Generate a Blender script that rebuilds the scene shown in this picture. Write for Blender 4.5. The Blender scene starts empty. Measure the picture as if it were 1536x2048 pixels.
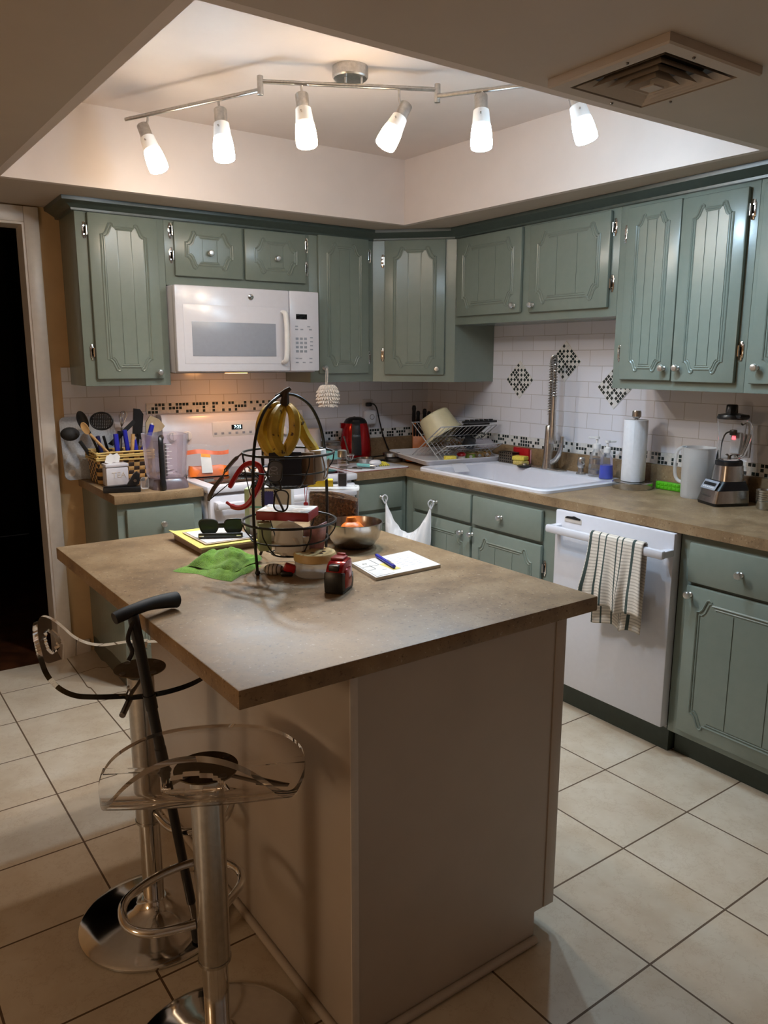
import bpy, bmesh, math, random
from mathutils import Vector, Matrix, Euler
random.seed(7)
PI = math.pi
SC = bpy.context.scene
COL = SC.collection
V = Vector

# ------------------------------------------------------------------ geometry helpers
def RZ(a): return Matrix.Rotation(a, 4, 'Z')
def RX(a): return Matrix.Rotation(a, 4, 'X')
def RY(a): return Matrix.Rotation(a, 4, 'Y')
def T(x, y=None, z=None):
    return Matrix.Translation(V(x) if y is None else V((x, y, z)))
def axes(o, ex, ey, ez):
    M = Matrix.Identity(4)
    for i, e in enumerate((ex, ey, ez)):
        for k in range(3): M[k][i] = e[k]
    for k in range(3): M[k][3] = o[k]
    return M
def align(p0, p1):
    d = (V(p1) - V(p0)).normalized()
    return T(p0) @ d.to_track_quat('Z', 'Y').to_matrix().to_4x4()
def smooth_path(pts, n=6, closed=False):
    P = [V(p) for p in pts]; out = []; N = len(P)
    rng = range(N) if closed else range(N - 1)
    for i in rng:
        if closed: a, b, c, d = P[(i-1) % N], P[i], P[(i+1) % N], P[(i+2) % N]
        else: a, b, c, d = P[max(i-1, 0)], P[i], P[i+1], P[min(i+2, N-1)]
        for k in range(n):
            t = k / n
            out.append(0.5*((2*b) + (c-a)*t + (2*a-5*b+4*c-d)*t*t + (3*b-a-3*c+d)*t**3))
    if not closed: out.append(P[-1])
    return out
def rrect(hx, hy, r, n=5):
    r = min(r, hx, hy); out = []
    for cx, cy, a0 in ((hx-r, hy-r, 0), (-hx+r, hy-r, 90), (-hx+r, -hy+r, 180), (hx-r, -hy+r, 270)):
        for k in range(n+1):
            a = math.radians(a0 + 90*k/n); out.append((cx + r*math.cos(a), cy + r*math.sin(a)))
    return out

class G:
    def __init__(s): s.bm = bmesh.new()
    def _merge(s, tmp, M=None):
        if M is not None: bmesh.ops.transform(tmp, matrix=M, verts=tmp.verts)
        me = bpy.data.meshes.new('tmp'); tmp.to_mesh(me); tmp.free()
        s.bm.from_mesh(me); bpy.data.meshes.remove(me); return s
    def box(s, x0, x1, y0, y1, z0, z1, bev=0, M=None, seg=2):
        t = bmesh.new(); bmesh.ops.create_cube(t, size=1)
        for v in t.verts:
            v.co = V(((x0+x1)/2 + v.co.x*abs(x1-x0), (y0+y1)/2 + v.co.y*abs(y1-y0), (z0+z1)/2 + v.co.z*abs(z1-z0)))
        if bev: bmesh.ops.bevel(t, geom=t.edges[:], offset=bev, segments=seg, affect='EDGES', profile=0.5)
        return s._merge(t, M)
    def cyl(s, p0, p1, r, r2=None, seg=20, bev=0):
        r2 = r if r2 is None else r2; L = (V(p1)-V(p0)).length
        if bev: prof = [(0, 0), (r-bev, 0), (r, bev), (r2, L-bev), (r2-bev, L), (0, L)]
        else: prof = [(0, 0), (r, 0), (r2, L), (0, L)]
        return s.lathe(prof, seg, align(p0, p1))
    def lathe(s, prof, seg=28, M=None, sx=1, sy=1, arc=2*PI):
        t = bmesh.new(); rings = []; full = arc > 6.28
        n = seg if full else seg + 1
        for r, z in prof:
            if r < 1e-6: rings.append([t.verts.new((0, 0, z))])
            else: rings.append([t.verts.new((r*math.cos(arc*k/seg)*sx, r*math.sin(arc*k/seg)*sy, z)) for k in range(n)])
        for a, b in zip(rings, rings[1:]):
            for k in range(seg):
                k2 = (k+1) % n if full else k + 1
                try:
                    if len(a) == 1 and len(b) == 1: continue
                    if len(a) == 1: t.faces.new((a[0], b[k2], b[k]))
                    elif len(b) == 1: t.faces.new((a[k], a[k2], b[0]))
                    else: t.faces.new((a[k], a[k2], b[k2], b[k]))
                except ValueError: pass
        bmesh.ops.recalc_face_normals(t, faces=t.faces)
        return s._merge(t, M)
    def tube(s, pts, r, seg=8, closed=False, cap=True, flat=1.0, M=None, up=None):
        P = [V(p) for p in pts]; N = len(P); t = bmesh.new(); rings = []
        R = r if isinstance(r, (list, tuple)) else [r]*N
        n = None
        for i in range(N):
            if closed: d = P[(i+1) % N] - P[i-1]
            else: d = P[min(i+1, N-1)] - P[max(i-1, 0)]
            d = d.normalized() if d.length > 1e-9 else V((0, 0, 1))
            if up is not None:
                n = V(up) - d*d.dot(V(up))
            elif n is None:
                n = d.orthogonal()
            else: n = n - d*d.dot(n)
            if n.length < 1e-6: n = d.orthogonal()
            n.normalize(); b = d.cross(n)
            rings.append([t.verts.new(P[i] + n*R[i]*math.cos(2*PI*k/seg)*flat + b*R[i]*math.sin(2*PI*k/seg)) for k in range(seg)])
        for i in range(N if closed else N-1):
            a, b = rings[i], rings[(i+1) % N]
            for k in range(seg): t.faces.new((a[k], a[(k+1) % seg], b[(k+1) % seg], b[k]))
        if cap and not closed:
            t.faces.new(rings[0][::-1]); t.faces.new(rings[-1])
        bmesh.ops.recalc_face_normals(t, faces=t.faces)
        return s._merge(t, M)
    def prism(s, poly, z0, z1, M=None, bev=0, taper=1.0):
        t = bmesh.new()
        a = [t.verts.new((x, y, z0)) for x, y in poly]; b = [t.verts.new((x*taper, y*taper, z1)) for x, y in poly]
        n = len(poly); t.faces.new(a[::-1]); t.faces.new(b)
        for i in range(n): t.faces.new((a[i], a[(i+1) % n], b[(i+1) % n], b[i]))
        bmesh.ops.recalc_face_normals(t, faces=t.faces)
        if bev:
            ed = [e for e in t.edges if abs(e.verts[0].co.z-e.verts[1].co.z) < 1e-7]
            bmesh.ops.bevel(t, geom=ed, offset=bev, segments=2, affect='EDGES', profile=0.5)
        return s._merge(t, M)
    def loft(s, loops, cap0=True, cap1=True, M=None):
        t = bmesh.new(); R = [[t.verts.new(p) for p in L] for L in loops]; n = len(R[0])
        for a, b in zip(R, R[1:]):
            for k in range(n): t.faces.new((a[k], a[(k+1) % n], b[(k+1) % n], b[k]))
        if cap0: t.faces.new(R[0][::-1])
        if cap1: t.faces.new(R[-1])
        bmesh.ops.recalc_face_normals(t, faces=t.faces)
        return s._merge(t, M)
    def ball(s, c, r, sc=(1, 1, 1), seg=16, M=None):
        t = bmesh.new(); bmesh.ops.create_uvsphere(t, u_segments=seg, v_segments=max(6, seg//2), radius=r)
        for v in t.verts: v.co = V((v.co.x*sc[0], v.co.y*sc[1], v.co.z*sc[2]))
        m = T(c) @ M if M is not None else T(c)
        return s._merge(t, m)
    def grid(s, f, nu, nv, M=None, thick=0, hole=None):
        t = bmesh.new(); v = [[t.verts.new(f(i/nu, j/nv)) for j in range(nv+1)] for i in range(nu+1)]
        for i in range(nu):
            for j in range(nv):
                if hole and hole((i+.5)/nu, (j+.5)/nv): continue
                t.faces.new((v[i][j], v[i+1][j], v[i+1][j+1], v[i][j+1]))
        loose = [q for q in t.verts if not q.link_faces]
        if loose: bmesh.ops.delete(t, geom=loose, context='VERTS')
        if thick:
            bmesh.ops.recalc_face_normals(t, faces=t.faces)
            bmesh.ops.solidify(t, geom=t.faces[:], thickness=thick)
        return s._merge(t, M)
    def text(s, txt, size, M, depth=0.0004):
        cu = bpy.data.curves.new('t', 'FONT'); cu.body = txt; cu.size = size; cu.extrude = depth
        cu.align_x = 'CENTER'; cu.align_y = 'CENTER'; cu.resolution_u = 2
        o = bpy.data.objects.new('t', cu); COL.objects.link(o)
        dg = bpy.context.evaluated_depsgraph_get(); me = bpy.data.meshes.new_from_object(o.evaluated_get(dg))
        me.transform(M); s.bm.from_mesh(me); bpy.data.meshes.remove(me); bpy.data.objects.remove(o); bpy.data.curves.remove(cu)
        return s
    def jitter(s, amp, sc=30):
        from mathutils import noise
        for v in s.bm.verts: v.co += noise.noise_vector(v.co*sc)*amp
        return s
    def build(s, name, m, parent=None, ang=38, flat=False, sub=0, world=True):
        me = bpy.data.meshes.new(name)
        if parent is not None and world:
            r = parent
            while r.parent: r = r.parent
            bmesh.ops.transform(s.bm, matrix=T(-r.location), verts=s.bm.verts)
        s.bm.to_mesh(me); s.bm.free()
        ms = m if isinstance(m, (list, tuple)) else [m]
        for x in ms: me.materials.append(x)
        if not flat:
            me.polygons.foreach_set('use_smooth', [True]*len(me.polygons))
            me.set_sharp_from_angle(angle=math.radians(ang))
        o = bpy.data.objects.new(name, me); COL.objects.link(o)
        if parent is not None: o.parent = parent
        if sub:
            md = o.modifiers.new('sub', 'SUBSURF'); md.levels = sub; md.render_levels = sub
        return o

def tag(o, label, cat, group=None, kind=None):
    o['label'] = label; o['category'] = cat
    if group: o['group'] = group
    if kind: o['kind'] = kind
    return o
def thing(name, label, cat, loc=(0, 0, 0), rz=0, group=None):
    o = bpy.data.objects.new(name, None); o.empty_display_size = .05; COL.objects.link(o)
    o.location = loc; o.rotation_euler = (0, 0, rz); return tag(o, label, cat, group)
def struct(o): o['kind'] = 'structure'; return o
def lab(o, label): o['label'] = label; return o
def copy_tree(o, parent=None):
    c = o.copy(); COL.objects.link(c)
    if parent is not None: c.parent = parent
    for ch in [x for x in bpy.data.objects if x.parent == o]: copy_tree(ch, c)
    return c

# ------------------------------------------------------------------ materials
def s2l(c): return c/12.92 if c <= .04045 else ((c+.055)/1.055)**2.4
def rgb(r, g, b): return (s2l(r/255), s2l(g/255), s2l(b/255), 1)
class N:
    def __init__(s, name):
        s.m = bpy.data.materials.new(name); s.m.use_nodes = True; s.nt = s.m.node_tree
        s.b = s.nt.nodes['Principled BSDF']
    def n(s, typ, **kw):
        x = s.nt.nodes.new(typ)
        for k, v in kw.items(): setattr(x, k, v)
        return x
    def l(s, a, b): s.nt.links.new(a, b)
    def math(s, op, a, b=None, c=None):
        x = s.n('ShaderNodeMath', operation=op)
        for i, q in enumerate((a, b, c)):
            if q is None: continue
            if isinstance(q, (int, float)): x.inputs[i].default_value = q
            else: s.l(q, x.inputs[i])
        return x.outputs[0]
    def mix(s, f, a, b):
        x = s.n('ShaderNodeMix', data_type='RGBA')
        for i, q in ((0, f), (6, a), (7, b)):
            if isinstance(q, (int, float)): x.inputs[i].default_value = q
            elif isinstance(q, tuple): x.inputs[i].default_value = q
            else: s.l(q, x.inputs[i])
        return x.outputs[2]
    def obj(s): 
        return s.n('ShaderNodeTexCoord').outputs['Object']
    def gen(s): return s.n('ShaderNodeTexCoord').outputs['Generated']
    def noise(s, vec, sc, det=3, rough=.55):
        x = s.n('ShaderNodeTexNoise'); x.inputs['Scale'].default_value = sc; x.inputs['Detail'].default_value = det
        x.inputs['Roughness'].default_value = rough; s.l(vec, x.inputs['Vector']); return x.outputs['Fac']
    def ramp(s, f, stops):
        x = s.n('ShaderNodeValToRGB'); e = x.color_ramp.elements
        while len(e) < len(stops): e.new(.5)
        for q, (p, c) in zip(e, stops): q.position = p; q.color = c
        s.l(f, x.inputs[0]); return x.outputs[0]
    def bump(s, h, st=.2, dist=.002):
        x = s.n('ShaderNodeBump'); x.inputs['Strength'].default_value = st; x.inputs['Distance'].default_value = dist
        s.l(h, x.inputs['Height']); s.l(x.outputs[0], s.b.inputs['Normal'])
    def set(s, **kw):
        for k, v in kw.items():
            i = s.b.inputs[k.replace('_', ' ')]
            if isinstance(v, (int, float, tuple)): i.default_value = v
            else: s.l(v, i)
        return s
def M(name, c, rough=.5, metal=0, var=.06, sc=40, bump=0, bsc=200, spec=.5, coat=0):
    """painted / plastic / metal surface with slight procedural variation"""
    k = N(name); o = k.obj(); f = k.noise(o, sc, 3)
    d = tuple(max(0, x*(1-var*2)) for x in c[:3]) + (1,); e = tuple(min(1, x*(1+var)) for x in c[:3]) + (1,)
    k.set(Base_Color=k.ramp(f, [(.3, d), (.7, e)]), Roughness=rough, Metallic=metal, Specular_IOR_Level=spec, Coat_Weight=coat)
    if bump: k.bump(k.noise(o, bsc, 2), bump, .001)
    return k.m
def GLASS(name, c=(1, 1, 1, 1), rough=.02, ior=1.45, trans=1.0):
    k = N(name); o = k.obj()
    k.set(Base_Color=c, Roughness=rough, IOR=ior, Transmission_Weight=trans)
    return k.m
def CLEAR(name, c=(1, 1, 1, 1), rough=.05, op=.12, gloss=.5):
    """thin clear plastic: mostly see-through with a gloss film"""
    k = N(name); nt = k.nt; out = nt.nodes['Material Output']
    tr = k.n('ShaderNodeBsdfTransparent'); tr.inputs[0].default_value = c
    k.set(Base_Color=c, Roughness=rough)
    lw = k.n('ShaderNodeLayerWeight'); lw.inputs[0].default_value = .35
    f = k.math('MINIMUM', k.math('MULTIPLY_ADD', lw.outputs['Fresnel'], gloss, op), 1.0)
    mx = k.n('ShaderNodeMixShader'); k.l(f, mx.inputs[0]); k.l(tr.outputs[0], mx.inputs[1]); k.l(k.b.outputs[0], mx.inputs[2])
    k.l(mx.outputs[0], out.inputs[0]); return k.m
def EMIT(name, c, st):
    k = N(name); k.set(Base_Color=c, Emission_Color=c, Emission_Strength=st, Roughness=.4); return k.m
# ------------------------------------------------------------------ the materials
def green_paint(grooves):
    k = N('sage_green_paint' + ('_planked' if grooves else '')); o = k.obj(); f = k.noise(o, 25, 3)
    k.set(Base_Color=k.ramp(f, [(.3, rgb(120, 130, 120)), (.7, rgb(124, 133, 123))]), Roughness=.27, Specular_IOR_Level=.6)
    k.bump(k.noise(o, 90, 2), .05, .001); return k.m
m_green = green_paint(False); m_greend = green_paint(True)
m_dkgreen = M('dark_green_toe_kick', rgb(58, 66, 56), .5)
m_cream = M('cream_wall_paint', rgb(216, 203, 195), .6, var=.015, sc=6, bump=.12, bsc=120)
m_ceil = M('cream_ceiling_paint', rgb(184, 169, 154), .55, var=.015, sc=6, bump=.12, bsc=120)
m_tan = M('tan_wall_paint', rgb(200, 166, 122), .6, var=.04, sc=8, bump=.15, bsc=90)
m_trim = M('white_trim_paint', rgb(214, 205, 196), .35, var=.02)
m_white = M('white_appliance_enamel', rgb(216, 215, 222), .22, var=.01, spec=.5)
m_whitep = M('white_plastic', rgb(228, 226, 224), .35, var=.02)
m_panelw = M('island_white_panel', rgb(190, 178, 166), .3, var=.03, sc=5, spec=.45)
m_grey = M('pale_grey_screen', rgb(150, 155, 166), .3, var=.02)
m_black = M('black_plastic', rgb(22, 22, 24), .35, var=.1)
m_blackm = M('black_powder_coated_wire', rgb(20, 19, 19), .4, var=.1)
m_rubber = M('black_rubber', rgb(30, 29, 29), .7, var=.1)
m_dkglass = M('black_ceramic_glass', rgb(16, 16, 20), .06, var=.02)
m_chrome = M('chrome', (.75, .75, .75, 1), .1, 1, var=.03)
m_nickel = M('brushed_nickel', (.58, .56, .53, 1), .28, 1, var=.08, sc=90)
m_steel = M('stainless_steel', (.55, .54, .52, 1), .22, 1, var=.05, sc=60)
m_dksteel = M('dark_satin_steel', (.22, .21, .2, 1), .3, 1, var=.06)
m_knob = M('satin_nickel_knob', (.78, .77, .75, 1), .3, 1, var=.04)
m_bronze = M('bronze_seat_plate', (.16, .12, .07, 1), .35, .9, var=.1)
m_red = M('red_plastic', rgb(178, 24, 30), .3, var=.05)
m_redm = M('metallic_red_enamel', rgb(150, 14, 20), .16, .35, var=.05)
m_dkred = M('dark_red_card', rgb(150, 34, 38), .5, var=.04)
m_cream_p = M('cream_plastic', rgb(206, 196, 160), .4, var=.03)
m_navy = M('navy_book_cover', rgb(34, 40, 58), .4, var=.06)
m_kraft = M('brown_card', rgb(126, 104, 84), .6, var=.05)
m_paper = M('white_paper', rgb(224, 222, 220), .7, var=.02)
m_yellow = M('yellow_paper', rgb(222, 208, 110), .7, var=.03)
m_pinkp = M('pink_pouch', rgb(176, 132, 138), .4, var=.15, sc=50)
m_greenp = M('pale_green_card', rgb(176, 190, 150), .6, var=.04)
m_orange = M('orange_plastic', rgb(240, 120, 40), .35, var=.04)
m_blue = M('blue_plastic', rgb(38, 44, 170), .35, var=.04)
m_lime = M('lime_plastic', rgb(82, 172, 24), .35, var=.05)
m_wood = M('pale_wood', rgb(196, 154, 100), .5, var=.1, sc=30)
m_orangewood = M('honey_wood', rgb(186, 106, 46), .45, var=.1, sc=30)
m_sponge = M('yellow_sponge', rgb(236, 214, 90), .9, var=.12, sc=160, bump=.6, bsc=300)
m_beige = M('beige_rubber', rgb(196, 178, 144), .5, var=.04)
m_towel_w = M('white_terry', rgb(226, 216, 206), .95, var=.06, sc=120, bump=.6, bsc=300)
m_teal = M('teal_glaze', rgb(120, 190, 190), .3, var=.05)
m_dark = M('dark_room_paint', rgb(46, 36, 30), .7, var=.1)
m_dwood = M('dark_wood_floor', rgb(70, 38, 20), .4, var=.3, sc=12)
m_acrylic = GLASS('clear_acrylic', (.97, .95, .94, 1), .01, 1.13)
m_acrylic.node_tree.nodes['Principled BSDF'].inputs['Coat Weight'].default_value = .5
m_wire = M('bright_wire', rgb(196, 196, 198), .25, .35)
m_glass = GLASS('clear_glass', (.97, .98, .98, 1), .01, 1.3)
m_clear = CLEAR('clear_thin_plastic', (.94, .94, .95, 1), .08, .05, .4)
m_smoke = CLEAR('smoky_clear_plastic', (.92, .89, .92, 1), .08, .04, .4)
m_frost = CLEAR('frosted_plastic', (.9, .9, .9, 1), .35, .34, .4)
m_tray = CLEAR('cloudy_tray_plastic', (.9, .88, .9, 1), .3, .5, .5)
m_lidc = CLEAR('clear_lid_plastic', (.92, .92, .92, 1), .2, .22, .4)
m_bag = CLEAR('white_bag_film', (.93, .93, .96, 1), .35, .75, .3)
m_lens = CLEAR('lens', (.86, .86, .88, 1), .02, .05, .6)
m_shades = CLEAR('dark_lens', (.10, .12, .11, 1), .03, .3, .6)
m_bluel = GLASS('blue_soap', (.02, .06, .8, 1), .05, 1.33)

def laminate():
    k = N('speckled_tan_laminate'); o = k.obj()
    a = k.noise(o, 9, 6, .65); b = k.noise(o, 120, 2, .6); c = k.noise(o, 45, 4, .7)
    col = k.ramp(a, [(.3, rgb(112, 90, 66)), (.5, rgb(141, 116, 86)), (.72, rgb(160, 137, 106))])
    sp = k.ramp(b, [(.30, (1, 1, 1, 1)), (.38, (0, 0, 0, 1))]); sp2 = k.ramp(b, [(.66, (0, 0, 0, 1)), (.73, (1, 1, 1, 1))])
    col = k.mix(k.math('MULTIPLY', sp, .75), col, rgb(90, 68, 48)); col = k.mix(k.math('MULTIPLY', sp2, .38), col, rgb(226, 212, 188))
    col = k.mix(k.math('MULTIPLY', k.ramp(c, [(.52, (0, 0, 0, 1)), (.68, (1, 1, 1, 1))]), .28), col, rgb(118, 98, 76))
    k.set(Base_Color=col, Roughness=k.math('MULTIPLY_ADD', a, .2, .34), Specular_IOR_Level=.36); k.bump(b, .06, .001); return k.m
m_lam = laminate()

def cellgrid(k, u, v, s, g, ou=0, ov=0):
    """square tiles: returns (grout mask, cell id vector)"""
    a = k.math('DIVIDE', k.math('SUBTRACT', u, ou), s); b = k.math('DIVIDE', k.math('SUBTRACT', v, ov), s)
    def edge(q):
        fr = k.math('FRACT', q); return k.math('GREATER_THAN', k.math('ABSOLUTE', k.math('SUBTRACT', fr, .5)), .5-g)
    m = k.math('MAXIMUM', edge(a), edge(b))
    c = k.n('ShaderNodeCombineXYZ'); k.l(k.math('FLOOR', a), c.inputs[0]); k.l(k.math('FLOOR', b), c.inputs[1])
    w = k.n('ShaderNodeTexWhiteNoise', noise_dimensions='3D'); k.l(c.outputs[0], w.inputs['Vector'])
    return m, w.outputs['Value'], w.outputs['Color']
def floor_tile():
    k = N('cream_floor_tile'); o = k.obj(); sp = k.n('ShaderNodeSeparateXYZ'); k.l(o, sp.inputs[0])
    x_, y_ = k.math('ADD', sp.outputs[0], .898), k.math('ADD', sp.outputs[1], 2.272); ca, sa = math.cos(.027), math.sin(.027)
    g, val, colr = cellgrid(k, k.math('ADD', k.math('MULTIPLY', x_, ca), k.math('MULTIPLY', y_, sa)), k.math('SUBTRACT', k.math('MULTIPLY', y_, ca), k.math('MULTIPLY', x_, sa)), .3375, .0085)
    off = k.n('ShaderNodeVectorMath', operation='MULTIPLY_ADD'); k.l(colr, off.inputs[0]); off.inputs[1].default_value = (9, 9, 9); k.l(o, off.inputs[2])
    a = k.noise(off.outputs[0], 5, 5, .6); v = k.noise(off.outputs[0], 9, 8, .7)
    base = k.ramp(a, [(.3, rgb(190, 173, 150)), (.55, rgb(206, 193, 173)), (.75, rgb(214, 203, 186))])
    vein = k.ramp(v, [(.485, (0, 0, 0, 1)), (.5, (1, 1, 1, 1)), (.515, (0, 0, 0, 1))])
    base = k.mix(k.math('MULTIPLY', vein, .25), base, rgb(150, 118, 80))
    base = k.mix(k.math('MULTIPLY', val, .12), base, rgb(186, 166, 136))
    k.set(Base_Color=k.mix(g, base, rgb(92, 72, 52)), Roughness=k.math('MULTIPLY_ADD', g, .4, .32)); k.bump(k.math('SUBTRACT', 1.0, g), .5, .002); return k.m
m_floor = floor_tile()
def subway(axis):
    k = N('white_subway_tile_' + axis); o = k.obj(); sp = k.n('ShaderNodeSeparateXYZ'); k.l(o, sp.inputs[0])
    c = k.n('ShaderNodeCombineXYZ'); k.l(sp.outputs[0 if axis == 'x' else 1], c.inputs[0])
    k.l(k.math('SUBTRACT', sp.outputs[2], 1.306-.0775*9), c.inputs[1])
    if axis == 'x': k.l(k.math('ADD', sp.outputs[0], 4.00), c.inputs[0])
    else: k.l(k.math('ADD', sp.outputs[1], 7.96), c.inputs[0])
    b = k.n('ShaderNodeTexBrick'); k.l(c.outputs[0], b.inputs['Vector'])
    for n_, v_ in (('Scale', 1), ('Mortar Size', .0016), ('Mortar Smooth', .3), ('Brick Width', .158), ('Row Height', .0775), ('Bias', 0)): b.inputs[n_].default_value = v_
    b.inputs['Color1'].default_value = rgb(230, 230, 238); b.inputs['Color2'].default_value = rgb(224, 224, 232); b.inputs['Mortar'].default_value = rgb(188, 183, 184)
    k.set(Base_Color=b.outputs['Color'], Roughness=.18); k.bump(k.math('SUBTRACT', 1.0, b.outputs['Fac']), .5, .0015); return k.m
m_subx = subway('x'); m_suby = subway('y')
def mosaic(name, ax, ou=0, ov=0, thr=.5, s=.0183):
    k = N(name); o = k.obj(); sp = k.n('ShaderNodeSeparateXYZ'); k.l(o, sp.inputs[0])
    g, val, colr = cellgrid(k, sp.outputs[ax[0]], sp.outputs[ax[1]], s, .10, ou, ov)
    dark = k.math('LESS_THAN', val, thr)
    if thr > .6:   # diamonds: mostly alternating
        par = k.math('MODULO', k.math('ADD', k.math('ADD', k.math('FLOOR', k.math('DIVIDE', sp.outputs[1], s)), k.math('FLOOR', k.math('DIVIDE', sp.outputs[2], s))), 100), 2)
        dark = k.math('MAXIMUM', k.math('MULTIPLY', par, k.math('LESS_THAN', val, .96)), k.math('LESS_THAN', val, .22))
    q = k.noise(o, 70, 2)
    dk = k.ramp(q, [(.3, rgb(24, 32, 36)), (.5, rgb(48, 60, 58)), (.7, rgb(66, 62, 66))])
    wt = k.ramp(q, [(.3, rgb(206, 208, 210)), (.7, rgb(232, 230, 226))])
    k.set(Base_Color=k.mix(g, k.mix(dark, wt, dk), rgb(224, 222, 218)), Roughness=.12); k.bump(k.math('SUBTRACT', 1.0, g), .4, .001); return k.m
m_mosx = mosaic('mosaic_strip_back', (0, 2), 0, 1.0195); m_mosx2 = mosaic('mosaic_strip_stove', (0, 2), 0, 1.2135)
m_mosy = mosaic('mosaic_strip_side', (1, 2), 0, 1.0195); m_mosd = mosaic('mosaic_diamond', (1, 2), 0, 0, .62)
# ------------------------------------------------------------------ the room
ZS, ZC = 2.172, 2.485          # soffit underside, tray ceiling
def S(name, g, m): return struct(g.build(name, m))
S('floor', G().box(-5.4, .12, -6.6, 0.0, -.1, 0), m_floor)
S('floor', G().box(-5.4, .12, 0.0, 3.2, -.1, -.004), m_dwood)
w = G().box(-5.4, -3.16, 0, .12, 0, 2.6).box(-3.16, -2.326, 0, .12, 2.098, 2.6).box(-2.326, .12, 0, .12, 0, 2.6)
S('wall_back', w, m_tan)
S('wall_right', G().box(0, .12, -6.6, 0, 0, 2.6), m_cream)
S('wall_left', G().box(-5.52, -5.4, -6.6, 3.2, 0, 2.6), m_tan)
S('wall_front', G().box(-5.4, .12, -6.72, -6.6, 0, 2.6), m_cream)
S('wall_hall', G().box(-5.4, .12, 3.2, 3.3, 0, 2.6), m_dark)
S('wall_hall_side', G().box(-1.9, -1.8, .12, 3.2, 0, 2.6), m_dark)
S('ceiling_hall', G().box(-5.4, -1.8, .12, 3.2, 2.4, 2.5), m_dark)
# lowered ceiling with the raised tray
q = dict(bl=(-2.499, -.569), br=(-.604, -.567), fr=(-.489, -2.417), fl=(-2.428, -2.405))
def slab(g, poly): g.prism(poly, ZS, ZS+.03)
g = G(); X0, X1, Y0, Y1 = -5.4, 0, -6.6, 0
cx, cy = -1.5, -1.49
def out(p, d=.03): v = V((p[0]-cx, p[1]-cy, 0)); return (p[0] + d*(1 if v.x > 0 else -1), p[1] + d*(1 if v.y > 0 else -1))
h = {k_: out(v_, .012) for k_, v_ in q.items()}
slab(g, [(X0, Y1), h['bl'], h['br'], (X1, Y1)][::-1]); slab(g, [(X1, Y1), h['br'], h['fr'], (X1, Y0)][::-1])
slab(g, [(X1, Y0), h['fr'], h['fl'], (X0, Y0)][::-1]); slab(g, [(X0, Y0), h['fl'], h['bl'], (X0, Y1)][::-1])
S('ceiling', g, m_ceil)
g = G(); P4 = [q['bl'], q['br'], q['fr'], q['fl']]
for a, b in zip(P4, P4[1:]+P4[:1]):
    g.prism([a, b, out(b), out(a)], ZS-.0002, ZC+.03)
S('wall_tray', g, m_cream)
S('ceiling_tray', G().prism([out(p, .02) for p in P4], ZC, ZC+.04), m_cream)
# door casing and jamb
g = G().box(-2.326, -2.262, -.018, 0, 0, 2.167, .004).box(-3.224, -3.16, -.018, 0, 0, 2.167, .004).box(-3.16, -2.326, -.018, 0, 2.098, 2.167, .004)
g.box(-2.336, -2.3255, -.012, .13, 0, 2.098).box(-3.161, -3.15, -.012, .13, 0, 2.098).box(-3.15, -2.336, -.012, .13, 2.088, 2.0985)
S('trim_1', g, m_trim)
S('baseboard_back', G().box(-2.26, -2.176, -.012, 0, 0, .08, .003), m_trim)
# tiled splashback
g = G().box(-2.215, 0, -.008, 0, .914, 1.45); S('trim_2', g, m_subx)
g = G().box(-.008, 0, -2.98, -.008, .914, 1.72); S('trim_3', g, m_suby)
S('trim_4', G().box(-1.817, -1.03, -.0115, -.007, 1.2135, 1.2135+.0549), m_mosx2)
S('trim_5', G().box(-.955, -.0115, -.0115, -.007, 1.0195, 1.0195+.0549), m_mosx)
S('trim_6', G().box(-.0115, -.007, -2.98, -.0115, 1.0195, 1.0195+.0549), m_mosy)
for i, (y, z, h) in enumerate(((-.838, 1.383, .0732), (-1.165, 1.482, .0732), (-1.487, 1.360, .0732))):
    o = G().box(-.004, 0, -h, h, -h, h).build('trim_%d' % (7+i), m_mosd); struct(o)
    o.location = (-.0075, y, z); o.rotation_euler = (math.radians(45), 0, 0)
# crown moulding over the cabinets
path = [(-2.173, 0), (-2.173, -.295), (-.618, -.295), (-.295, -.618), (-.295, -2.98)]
def offs(path, d):
    P = [V((x, y, 0)) for x, y in path]; r = []
    for i, p in enumerate(P):
        ns = []
        for a, b in ((i-1, i), (i, i+1)):
            if a >= 0 and b < len(P): t = (P[b]-P[a]).normalized(); ns.append(V((t.y, -t.x, 0)))
        if len(ns) == 1: v = -ns[0]*d
        else:
            m = (ns[0]+ns[1]).normalized(); v = -m*d/max(.3, m.dot(ns[0]))
        r.append(p - v*1.0)
    return r
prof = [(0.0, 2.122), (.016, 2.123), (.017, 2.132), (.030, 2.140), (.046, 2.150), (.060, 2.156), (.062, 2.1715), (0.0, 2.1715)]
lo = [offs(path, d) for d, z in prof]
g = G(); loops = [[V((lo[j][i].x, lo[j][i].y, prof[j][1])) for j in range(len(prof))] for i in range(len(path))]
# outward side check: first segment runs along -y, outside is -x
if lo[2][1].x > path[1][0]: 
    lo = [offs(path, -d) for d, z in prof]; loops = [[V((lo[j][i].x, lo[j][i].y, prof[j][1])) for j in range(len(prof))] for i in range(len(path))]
g.loft(loops); S('trim_10', g, M('shade_darkened_green_crown', rgb(66, 76, 70), .3))  # cabinet green darkened: the soffit's shade on the crown is put into its colour

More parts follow.
